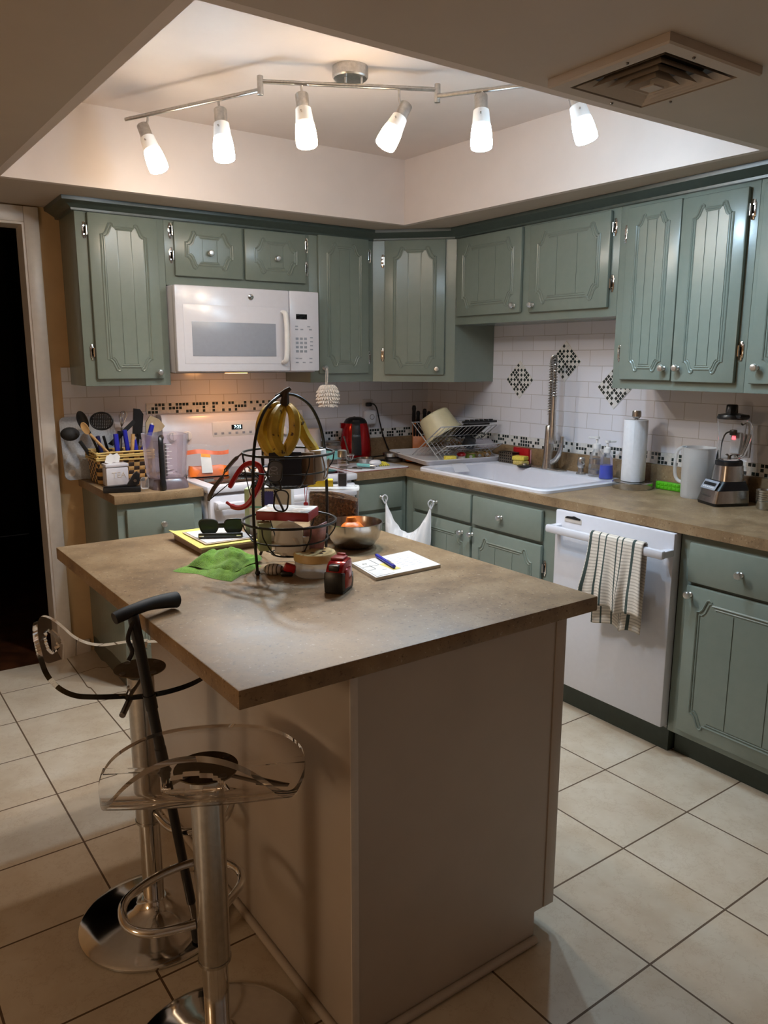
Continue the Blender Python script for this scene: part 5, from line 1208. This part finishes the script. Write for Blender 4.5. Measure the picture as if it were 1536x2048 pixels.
# grill plate
c = thing('grill_plate', 'black ribbed grill plate lying in the right half of the dish rack', 'pan', rp(.37, .14, .15))
up_ = (-e2*.16+EZ*.095).normalized(); gp = axes(rp(.285, .213, .106), e1, up_, e1.cross(up_))
G().box(0, .175, 0, .165, -.0145, -.006, .003, gp).build('plate', m_black, c)
for k in range(13): G().box(.008, .167, .010+k*.0115, .015+k*.0115, -.0062, -.003, .001, gp).build('rib', m_black, c)
c = thing('grip_tray', 'black handled tray edge lying on top of the grill plate', 'tray', rp(.385, .075, .2))
G().box(-.11, .115, -.012, .012, 0, .012, .003, axes(rp(.385, .075, .204), e1, e2, EZ)).build('rail', m_black, c)
for k in range(6): G().box(-.09+k*.032, -.072+k*.032, -.010, .010, .0122, .020, .002, axes(rp(.385, .075, .204), e1, e2, EZ)).build('grip', m_black, c)
gc = rp(.205, .065, .098); ga = (-e1*.35-e2*.9+EZ*.05).normalized()
o = G().lathe([(0, 0), (.034, 0), (.038, .004), (.038, .085), (.033, .096), (.033, .108), (.031, .108), (.031, .096), (.0355, .084), (.0355, .006), (0, .004)], 32, align(gc-ga*.05, gc)).build('glass_jar', m_glass, None); tag(o, 'clear empty glass jar lying on its side in the dish rack', 'jar')
o = G().lathe([(0, .05), (.026, .05), (.032, .046), (.036, .0), (.033, .0), (.029, .043), (0, .046)], 28, T(rp(.30, .055, .082)) @ RX(.5)).build('cup', m_black, None); tag(o, 'small black cup upside down in the middle of the dish rack', 'cup')
o = G().box(-.055, .06, -.045, .045, 0, .01, .004, axes(rp(.41, .055, .088), e1, e2, EZ) @ RX(.4)).build('lid', m_smoke, None); tag(o, 'grey see-through lid lying at the right end of the dish rack', 'lid')

# ------------------------------------------------------------------ the row at the back of the sink
ZR = ZW+.0235
o = G().box(-.032, .032, -.020, .020, 0, .034, .005, T(-.372, -.690, ZR+.001) @ RZ(-.35)).build('sponge', m_sponge, None); tag(o, 'yellow block sponge at the front left of the drain tray', 'sponge')
c = thing('scrub_brush', 'round scrub brush with a dark red top beside the yellow block sponge', 'brush', (-.287, -.685, ZR))
G().lathe([(0, .050), (.012, .049), (.024, .042), (.027, .034), (.022, .028), (0, .027)], 28, T(-.287, -.685, ZR)).build('grip', m_red, c)
G().lathe([(0, .002), (.024, .0), (.020, .0275), (0, .0275)], 28, T(-.287, -.685, ZR)).build('bristles', m_towel_w, c)
CG = 'small gold food tins by the sink'
def tin(label, x, y, mtop, mlab):
    c = thing('food_tin', label, 'tin', (x, y, ZR), 0, CG)
    G().lathe([(0, 0), (.0275, 0), (.029, .002), (.0275, .004), (.0275, .038), (.029, .040), (.028, .042), (.026, .040), (0, .040)], 32, T(x, y, ZR)).build('can', M('gold_tin', (.62, .46, .20, 1), .25, 1) if 'gold_tin' not in bpy.data.materials else bpy.data.materials['gold_tin'], c)
    G().lathe([(.0278, .008), (.0282, .008), (.0282, .034), (.0278, .034)], 32, T(x, y, ZR)).build('label', mlab, c)
    G().lathe([(0, .0402), (.0255, .0402), (.0255, .0415), (0, .0415)], 32, T(x, y, ZR)).build('lid', mtop, c)
    G().lathe([(0, 0), (.009, 0), (.009, .0005), (0, .0005)], 16, T(x-.0155, y-.0237, ZR+.021) @ RZ(-.57) @ RX(PI/2)).build('white_patch', m_paper, c)
m_gp = M('salmon_label', rgb(206, 160, 96), .4)
tin('small tin with a bright green lid beside the red scrub brush', -.208, -.668, M('green_lid', rgb(110, 180, 40), .35), M('green_label', rgb(150, 180, 70), .4))
tin('small gold tin in the middle of the row of three', -.132, -.655, bpy.data.materials['gold_tin'], m_gp)
tin('small gold tin at the right of the row, nearest the metal caddy', -.060, -.640, bpy.data.materials['gold_tin'], m_gp)
c = thing('sponge_caddy', 'perforated bronze metal sink caddy behind the basin', 'caddy', (-.062, -.845, .9325))
def perf():
    k = N('perforated_bronze'); o = k.obj(); sp = k.n('ShaderNodeSeparateXYZ'); k.l(o, sp.inputs[0])
    def w_(q_, s): return k.math('POWER', k.math('SUBTRACT', k.math('FRACT', k.math('DIVIDE', q_, s)), .5), 2)
    d = k.math('SQRT', k.math('ADD', w_(sp.outputs[1], .0155), w_(sp.outputs[2], .0155)))
    h = k.math('LESS_THAN', d, .27)
    k.set(Base_Color=k.mix(h, (.20, .16, .12, 1), (.02, .017, .015, 1)), Metallic=.8, Roughness=.35); k.bump(k.math('SUBTRACT', 1.0, h), .8, .002); return k.m
G().box(-.105, -.100, -.90, -.79, .9325, .992, .001).box(-.058, -.054, -.90, -.79, .9325, .992, .001).box(-.1045, -.0545, -.90, -.897, .9325, .992).box(-.1045, -.0545, -.793, -.79, .9325, .992).build('basket', perf(), c)
o = G().box(-.050, -.034, -.965, -.845, .9325, 1.018, .006, T(0, 0, 0)).build('scrub_cloth', m_red, None); tag(o, 'red scrubbing pad leaning on the backsplash behind the metal caddy', 'scrub pad')
G().box(-.0335, -.0275, -.968, -.85, .9325, 1.010, .003).build('backing', M('pink_foam', rgb(210, 150, 150), .8), o).parent = o
o2 = [x for x in bpy.data.objects if x.name == 'backing'][0]
for k, (z, lb) in enumerate(((.9326, 'lower yellow sponge of the stacked pair behind the basin'), (.957, 'upper yellow sponge of the stacked pair behind the basin'))):
    o = G().box(-.038, .038, -.026, .026, 0, .023, .005, T(-.095, -.955+.004*k, z) @ RZ(-PI/2+.25*k)).build('sponge', m_sponge if k else M('tan_scrub_sponge', rgb(214, 190, 110), .9, var=.15, sc=160, bump=.6, bsc=300), None); tag(o, lb, 'sponge')
c = thing('sink_stopper', 'black rubber sink stopper with a metal button, left of the faucet', 'stopper', (-.125, -1.015, .9325))
G().lathe([(0, 0), (.040, 0), (.041, .004), (.036, .007), (0, .008)], 28, T(-.125, -1.015, .9325)).build('disc', m_black, c)
G().lathe([(0, .0082), (.014, .0082), (.012, .016), (0, .017)], 18, T(-.125, -1.015, .9325)).build('button', m_nickel, c)
def drip(u, v): return V((-.545+.09*v+.0*u, -.80-.05*u, .933-.0)) + V((.0, -.01*math.sin(v*5), -.07*max(0, v-.35)))
o = G().grid(lambda u, v: V((-.41+.085*u, -.728-.055*v-.02*u*v, .9345-.045*max(0, v-.45)**1.0*1.6)), 8, 8, None, .0015).build('drain_flap', m_tray, None); tag(o, 'cloudy plastic spout flap of the drain tray hanging into the basin', 'drain spout')
# ------------------------------------------------------------------ right of the faucet
ZW = .9143
c = thing('soap_pump', 'brushed nickel built-in soap pump right of the faucet', 'soap pump', (-.088, -1.372, .9325))
G().lathe([(0, 0), (.024, 0), (.024, .004), (.014, .010), (.013, .030), (.019, .038), (.019, .072), (.015, .082), (0, .083)], 24, T(-.088, -1.372, .9325)).build('body', m_nickel, c)
G().tube(smooth_path([(-.088, -1.372, .994), (-.10, -1.392, .992), (-.108, -1.405, .985)], 4), [.008]*5+[.006]*4, 8).build('spout', m_nickel, c)
def bottle(label, x, y, z, r, h, mb, cat='soap bottle', fill=None, yaw=0):
    c = thing('pump_bottle', label, cat, (x, y, z), 0, 'soap pump bottles on the sink')
    G().lathe([(0, 0), (r*.95, 0), (r, .004), (r*.97, h*.25), (r*.88, h*.55), (r*.82, h*.78), (r*.45, h*.92), (r*.40, h), (0, h)], 28, T(x, y, z)).build('bottle', mb, c)
    if fill: G().lathe([(0, .002), (r*.92, .002), (r*.97, .006), (r*.93, h*.25), (r*.86, h*.52), (0, h*.52)], 28, T(x, y, z)).build('liquid', fill, c)
    p_ = G().lathe([(0, h), (r*.5, h), (r*.5, h+.022), (.006, h+.026), (.005, h+.045), (.012, h+.047), (.012, h+.058), (0, h+.060)], 20, T(x, y, z)).build('pump', m_whitep, c)
    G().box(0, .042, -.006, .006, h+.048, h+.057, .003, T(x, y, z) @ RZ(yaw)).build('nozzle', m_whitep, p_)
bottle('clear glass soap bottle with a white pump, behind the blue one', -.085, -1.462, .9325, .037, .135, m_clear, yaw=2.3)
G().lathe([(.0352, .014), (.0357, .014), (.0348, .032), (.0343, .032)], 28, T(-.085, -1.462, .9325)).lathe([(.033, .06), (.0335, .06), (.0325, .085), (.032, .085)], 28, T(-.085, -1.462, .9325)).build('printed_band', m_nickel, [o for o in bpy.data.objects if o.get('label', '').startswith('clear glass soap')][0])
bottle('clear soap bottle half full of bright blue liquid, at the sink corner', -.108, -1.545, .9325, .034, .125, m_clear, fill=M('bright_blue_soap', rgb(20, 60, 200), .15), yaw=-.5)
# paper towel
tx, ty = -.135, -1.722
c = thing('paper_towel_holder', 'steel upright holder with a white paper towel roll, right of the sink', 'paper towel holder', (tx, ty, ZW))
G().lathe([(0, 0), (.088, 0), (.090, .003), (.090, .028), (.086, .032), (0, .032)], 48, T(tx, ty, ZW)).build('base', m_steel, c)
G().cyl((tx, ty, ZW+.03), (tx, ty, ZW+.320), .008, seg=12).build('rod', m_steel, c)
G().lathe([(0, .316), (.010, .316), (.0205, .326), (.0205, .345), (.0185, .352), (0, .353)], 10, T(tx, ty, ZW)).build('finial', m_nickel, c)
r_ = G().lathe([(.012, .0335), (.052, .0335), (.053, .036), (.053, .308), (.052, .311), (.012, .311)], 40, T(tx, ty, ZW)).build('roll', M('quilted_paper', rgb(228, 228, 232), .9, var=.02, sc=60, bump=.4, bsc=90), c)
G().grid(lambda u, v: V((tx, ty, ZW+.034+v*.276)) + V((math.cos(-1.9-u*.7)*(.0535+u*.004), math.sin(-1.9-u*.7)*(.0535+u*.004), 0)), 8, 4, None, .001).build('loose_sheet', bpy.data.materials['quilted_paper'], r_)
c = thing('ice_tray', 'bright green ice cube tray on edge behind the clear pitcher', 'ice tray', (-.055, -1.885, ZW))
G().box(-.066, -.044, -1.945, -1.795, ZW, ZW+.036, .004).build('tray', m_lime, c)
for k in range(7):
    for j in range(2): G().box(-.068, -.0655, -1.941+k*.0205, -1.926+k*.0205, ZW+.004+j*.016, ZW+.016+j*.016, .001).build('cell', m_lime, c)
# plastic pitcher
px_, py_ = -.115, -2.035
c = thing('pitcher', 'frosted clear plastic pitcher with a loop handle, left of the blender', 'pitcher', (px_, py_, ZW))
G().lathe([(0, 0), (.060, 0), (.062, .004), (.066, .205), (.070, .214), (.068, .214), (.0635, .204), (.0595, .008), (0, .006)], 40, T(px_, py_, ZW)).build('jug', m_frost, c)
hv = V((.10, 1, 0)).normalized()
G().tube(smooth_path([V((px_, py_, ZW)) + hv*d_ + V((0, 0, z)) for d_, z in ((.062, .205), (.085, .205), (.112, .185), (.120, .14), (.116, .085), (.098, .060), (.060, .055))], 5), .0075, 10).build('handle', m_frost, c)
# blender
bx, by = -.155, -2.195
c = thing('blender', 'black and steel countertop blender with a glass jar, at the right end', 'blender', (bx, by, ZW))
bm_ = T(bx, by, ZW) @ RZ(-PI/2-.42) @ Matrix.Diagonal((.79, .79, 1, 1))      # local +y faces away from the front, -y is the control face
G().loft([[bm_ @ V((x, y-.010, 0)) for x, y in rrect(.083, .096, .02)], [bm_ @ V((x, y-.010, .012)) for x, y in rrect(.086, .10, .02)]]).build('foot', m_black, c)
G().loft([[bm_ @ V((x, y-.010, .0125)) for x, y in rrect(.086, .100, .02)], [bm_ @ V((x, y-.004, .062)) for x, y in rrect(.080, .092, .02)]]).build('lower_band', m_steel, c)
G().loft([[bm_ @ V((x, y-.004, .0625)) for x, y in rrect(.0805, .092, .02)], [bm_ @ V((x, y+.008, .098)) for x, y in rrect(.070, .070, .03)]]).build('console', m_black, c)
G().loft([[bm_ @ V((x, y+.006, .0985)) for x, y in rrect(.070, .068, .045)], [bm_ @ V((x, y+.006, .160)) for x, y in rrect(.064, .062, .045)]]).build('collar', m_steel, c)
tl = bm_ @ T(0, -.0885, .080) @ RX(math.radians(52))
p_ = G().box(-.062, .062, -.022, .022, 0, .003, .002, tl).build('key_panel', m_grey, c)
G().box(-.050, .050, -.004, .010, .0032, .0055, .002, tl).build('button_bar', m_black, p_)
g = G()
for k in range(6): g.box(-.045+k*.016, -.035+k*.016, -.014, -.010, .0032, .004, 0, tl)
g.build('legend', m_paper, p_)
G().text('Hamilton Beach', .011, bm_ @ T(-.01, -.1083, .038) @ RX(math.radians(81)), .0003).build('maker_name', m_dksteel, c, flat=True)
G().lathe([(0, .160), (.066, .160), (.066, .176), (.060, .180), (0, .181)], 36, bm_ @ T(0, .006, 0)).build('jar_base', m_black, c)
j_ = G().lathe([(.050, .181), (.052, .184), (.062, .25), (.070, .335), (.072, .345), (.069, .345), (.067, .335), (.059, .25), (.048, .188), (0, .186)], 40, bm_ @ T(0, .006, 0)).build('glass_jar', m_glass, c)
hj = [bm_ @ V((x, .006, z)) for x, z in ((.068, .330), (.092, .338), (.112, .325), (.116, .29), (.104, .245), (.082, .205), (.056, .198))]
hj = [bm_ @ V((-x if False else x, y, z)) for x, y, z in ((.066, .016, .330), (.092, .022, .338), (.112, .028, .325), (.116, .03, .29), (.104, .026, .245), (.082, .02, .205), (.054, .012, .198))]
G().tube(smooth_path(hj, 5), .0085, 10).build('handle', m_glass, j_)
G().lathe([(0, .3455), (.074, .3455), (.075, .352), (.070, .362), (.030, .368), (0, .368)], 36, bm_ @ T(0, .006, 0)).box(.02, .10, -.022, .034, .350, .366, .006, bm_).build('lid', m_black, c)
G().lathe([(0, .368), (.030, .368), (.028, .398), (.024, .402), (0, .402)], 8, bm_ @ T(-.012, .006, 0)).build('lid_cap', m_black, c)
for k in range(4): G().box(0, .024, -.005, .005, -.0008, .0008, 0, bm_ @ T(0, .006, .196) @ RZ(k*PI/2) @ RY(-.35)).build('blade', m_steel, c)
G().cyl(bm_ @ V((0, .006, .186)), bm_ @ V((0, .006, .198)), .007, seg=10).build('blade_hub', m_dksteel, c)
# outlet behind the blender with a plug-in night light
c = thing('outlet', 'wall outlet behind the glass blender jar', 'outlet', (-.0085, -2.15, 1.14))
G().box(-.0145, -.0083, -2.20, -2.125, 1.095, 1.21, .003).build('cover_plate', m_white, c)
c = thing('plug_adapter', 'white plug adapter with a glowing red switch, seen through the blender jar', 'plug adapter', (-.03, -2.15, 1.15))
G().box(-.045, -.0146, -2.18, -2.128, 1.115, 1.195, .006).build('housing', m_white, c)
G().box(-.0475, -.0445, -2.154, -2.138, 1.166, 1.180, .001).build('switch_light', EMIT('red_switch_light', (1, .08, .10, 1), 3), c)
c = thing('power_cord', 'black appliance cord arching down behind the blender jar', 'cord', (-.04, -2.13, 1.1))
G().box(-.070, -.046, -2.162, -2.136, 1.185, 1.208, .005).build('plug', m_black, c)
G().tube(smooth_path([(-.062, -2.14, 1.20), (-.066, -2.115, 1.185), (-.06, -2.09, 1.12), (-.055, -2.08, 1.04), (-.05, -2.075, .96), (-.048, -2.085, .9185)], 5), .0035, 6).build('cable', m_black, c)
o = G().tube(smooth_path([(-.012, -2.47, 1.368), (-.03, -2.44, 1.30), (-.03, -2.415, 1.24), (-.03, -2.42, 1.17), (-.03, -2.40, 1.10), (-.03, -2.44, 1.03), (-.04, -2.52, .99), (-.04, -2.6, .93), (-.05, -2.75, .9195)], 6), .0035, 6).build('power_cord', m_whitep, None); tag(o, 'white cord hanging from the cabinet at the right edge of the photo', 'cord')
c = thing('glass', 'ribbed clear glass standing right of the blender, near the white cord', 'glass', (-.10, -2.395, ZW))
G().lathe([(0, 0), (.024, 0), (.026, .01), (.032, .10), (.034, .15), (.0325, .15), (.030, .10), (.024, .012), (0, .010)], 16, T(-.085, -2.405, ZW)).build('tumbler', m_glass, c)
for k in range(7):
    z = ZW + (.0 if k == 0 else .026 + (k-1)*.0085)
    r = .030+.0003*k
    prof = [(0, 0), (r-.004, 0), (r-.001, .004), (r, .030), (r+.003, .034), (r, .034), (r-.0035, .006), (0, .004)]
    if k: prof = [(r-.0015, .0012), (r+.0015, .0012), (r+.003, .0080), (r+.0015, .0082), (r-.0012, .002), (r-.0015, .0012)]
    o = G().lathe(prof, 30, T(-.135, -2.352, z+.0004)).build('baking_cup', m_steel, None)
    tag(o, ('lowest', 'second', 'third', 'fourth', 'fifth', 'sixth', 'topmost')[k] + ' small metal cup in the nested stack at the right edge', 'cup', 'nested metal cups')

# ------------------------------------------------------------------ hanging things
# duster on the narrow cabinet's knob
c = thing('hand_towel_ball', 'fluffy white chenille ball towel hung from the narrow cabinet knob', 'towel', (-.95, -.36, 1.31))
G().tube(smooth_path([(-.9525, -.350, 1.300), (-.957, -.352, 1.36), (-.955, -.352, 1.425), (-.9475, -.350, 1.446), (-.944, -.351, 1.42), (-.949, -.352, 1.36)], 4), .0028, 6).build('loop', m_towel_w, c)
random.seed(3)
nb = G().ball((0, 0, 0), .050, (1, .75, .9), 16)
nb.build('core', m_towel_w, c, world=False).location = (0, .0, -.002)
for row in range(6):
    zz = 1.353 - row*.0185; rr_ = .058*math.sqrt(max(.15, 1-((zz-1.306)/.062)**2)); g = G()
    for k in range(26):
        a = 2*PI*k/26 + row*.3; p0 = V((-.95+rr_*.75*math.cos(a), -.36+rr_*.55*math.sin(a), zz)); d_ = V((math.cos(a), .75*math.sin(a), -.35-.2*random.random()))
        g.tube([p0, p0+d_*.012, p0+d_*(.022+.006*random.random())+V((0, 0, -.006))], [.0065, .0068, .0035], 6)
    g.build('chenille_row', m_towel_w, c)['kind'] = 'stuff'
# dish towel over the dishwasher handle
def towel_mat():
    k = N('striped_dish_towel'); o = k.obj(); sp = k.n('ShaderNodeSeparateXYZ'); k.l(o, sp.inputs[0])
    uvm = k.n('ShaderNodeUVMap'); s2 = k.n('ShaderNodeSeparateXYZ'); k.l(uvm.outputs[0], s2.inputs[0])
    rows = k.math('LESS_THAN', k.math('FRACT', k.math('MULTIPLY', s2.outputs[1], 80)), .38)
    col = k.mix(rows, rgb(226, 216, 204), rgb(192, 181, 168))
    def st(c_, w_): return k.math('LESS_THAN', k.math('ABSOLUTE', k.math('SUBTRACT', s2.outputs[0], c_)), w_)
    m_ = st(.035, .024)
    for c_ in (.20, .33, .54, .64): m_ = k.math('MAXIMUM', m_, st(c_, .012))
    m_ = k.math('MAXIMUM', m_, st(.84, .024))
    k.set(Base_Color=k.mix(m_, col, rgb(64, 76, 72)), Roughness=.95); k.bump(k.math('ADD', rows, k.noise(o, 300, 2)), .5, .002); return k.m
m_tow = towel_mat()
def towel(y0, y1, zf, zb, front, seed):
    """drapes over the handle bar at x ~ -.7025, z .816; v runs from the front hem over the bar to the back hem"""
    Lf, Lb = .818-zf, .818-zb; R = .0155; arc = PI*R; tot = Lf+arc+Lb; nu, nv = 34, 60
    t = bmesh.new(); uvl = t.loops.layers.uv.new('UVMap'); vs = []
    for i in range(nu+1):
        row = []
        for j in range(nv+1):
            u, s_ = i/nu, j/nv*tot
            y = y0+(y1-y0)*u
            if s_ < Lf: h = (Lf-s_); x, z = -.7025-R, .818-h; k_ = min(1, h*5); 
            elif s_ < Lf+arc: a = (s_-Lf)/R; x, z = -.7025-R*math.cos(a), .818+R*math.sin(a); k_ = 0; h = 0
            else: h = s_-Lf-arc; x, z = -.7025+R, .818-h; k_ = min(1, h*5)
            fold = math.sin(u*21+seed)*.5 + math.sin(u*37+seed*2)*.35
            if s_ < Lf: x -= (.006+.016*fold)*k_*(.5+h*2.5) + front*.010*k_
            else: x += min(.012, (.004*fold))*k_
            y += .030*math.sin(u*9+seed)*k_*h*2 - .10*(u-.5)*k_*h*(1 if s_ < Lf else -1.2)
            z -= .010*math.sin(u*11+seed)*k_
            row.append(t.verts.new((x, y, z)))
        vs.append(row)
    for i in range(nu):
        for j in range(nv):
            f = t.faces.new((vs[i][j], vs[i+1][j], vs[i+1][j+1], vs[i][j+1]))
            for lp_, (a, b_) in zip(f.loops, ((i, j), (i+1, j), (i+1, j+1), (i, j+1))): lp_[uvl].uv = (a/nu, b_/nv*tot)
    g = G(); g.bm.free(); g.bm = t; return g
o = towel(-1.985, -2.235, .545, .462, 1, 1.0).build('dish_towel', m_tow, None, ang=80)
md = o.modifiers.new('thick', 'SOLIDIFY'); md.thickness = .003; tag(o, 'cream dish towel with dark stripes draped over the dishwasher handle', 'towel')
# plastic bag hung across the corner from two knobs
k1, k2 = V((-.790, -.668, .776)), V((-.672, -.909, .772))
def bagf(side):
    def f(u, v):
        top = k1.lerp(k2, u); sag = math.sin(PI*u)
        zt = .772 - .17*sag**.8 ; zb_ = .772 - .20 - .22*sag**.6
        p_ = V((top.x, top.y, zt*(1-v)+zb_*v)); nrm_ = V((-.9, -.44, 0))
        w_ = math.sin(PI*u)**.7*math.sin(PI*min(1, v*1.0))**.6*.075
        wr_ = .006*math.sin(u*40+v*3)*(.3+.7*math.sin(PI*u))
        inset = (.05*(1 if u < .5 else -1))*0
        return p_ + nrm_*(side*w_+wr_-.006)
    return f
c = thing('plastic_bag', 'white plastic bag hung across the corner between two drawer knobs', 'bag', (-.73, -.79, .6))
G().grid(bagf(1), 40, 24).build('front', m_bag, c, ang=80)
G().grid(lambda u, v: bagf(-.35)(u, v), 30, 20).build('back', m_bag, c, ang=80)
for k_, s_ in ((k1, 1), (k2, -1)):
    G().tube(smooth_path([k_+V((.0, -.0, -.03)), k_+V((-.014, .004, .0)), k_+V((0, 0, .016)), k_+V((.012, -.006, 0)), k_+V((.004, 0, -.03))], 4), .0035, 6).build('handle_loop', M('twisted_bag_film', rgb(206, 206, 212), .35) if s_ == 1 else bpy.data.materials['twisted_bag_film'], c)
# ------------------------------------------------------------------ camera, world, view
cam = bpy.data.cameras.new('camera'); co = bpy.data.objects.new('camera', cam); COL.objects.link(co); SC.camera = co
fw = V((.55388, .81003, -.19253)); rt = V((.82567, -.56415, .00182)); up = V((.10714, .15998, .98129))
co.matrix_world = axes((-3.0632, -3.9835, 1.4887), rt, up, -fw)
cam.sensor_fit = 'VERTICAL'; cam.sensor_height = 24; cam.lens = 24*1550.35/2048; cam.clip_start = .05
wd = bpy.data.worlds.new('world'); SC.world = wd; wd.use_nodes = True
wd.node_tree.nodes['Background'].inputs[0].default_value = (.02, .018, .016, 1); wd.node_tree.nodes['Background'].inputs[1].default_value = .3
SC.view_settings.view_transform = 'Standard'; SC.view_settings.look = 'None'; SC.view_settings.gamma = 1; SC.view_settings.use_curve_mapping = False
SC.view_settings.exposure = 0.25
SC.cycles.use_denoising = True; SC.cycles.max_bounces = 12; SC.cycles.transparent_max_bounces = 24; SC.cycles.caustics_reflective = False; SC.cycles.caustics_refractive = False
SC.cycles.sample_clamp_indirect = 6
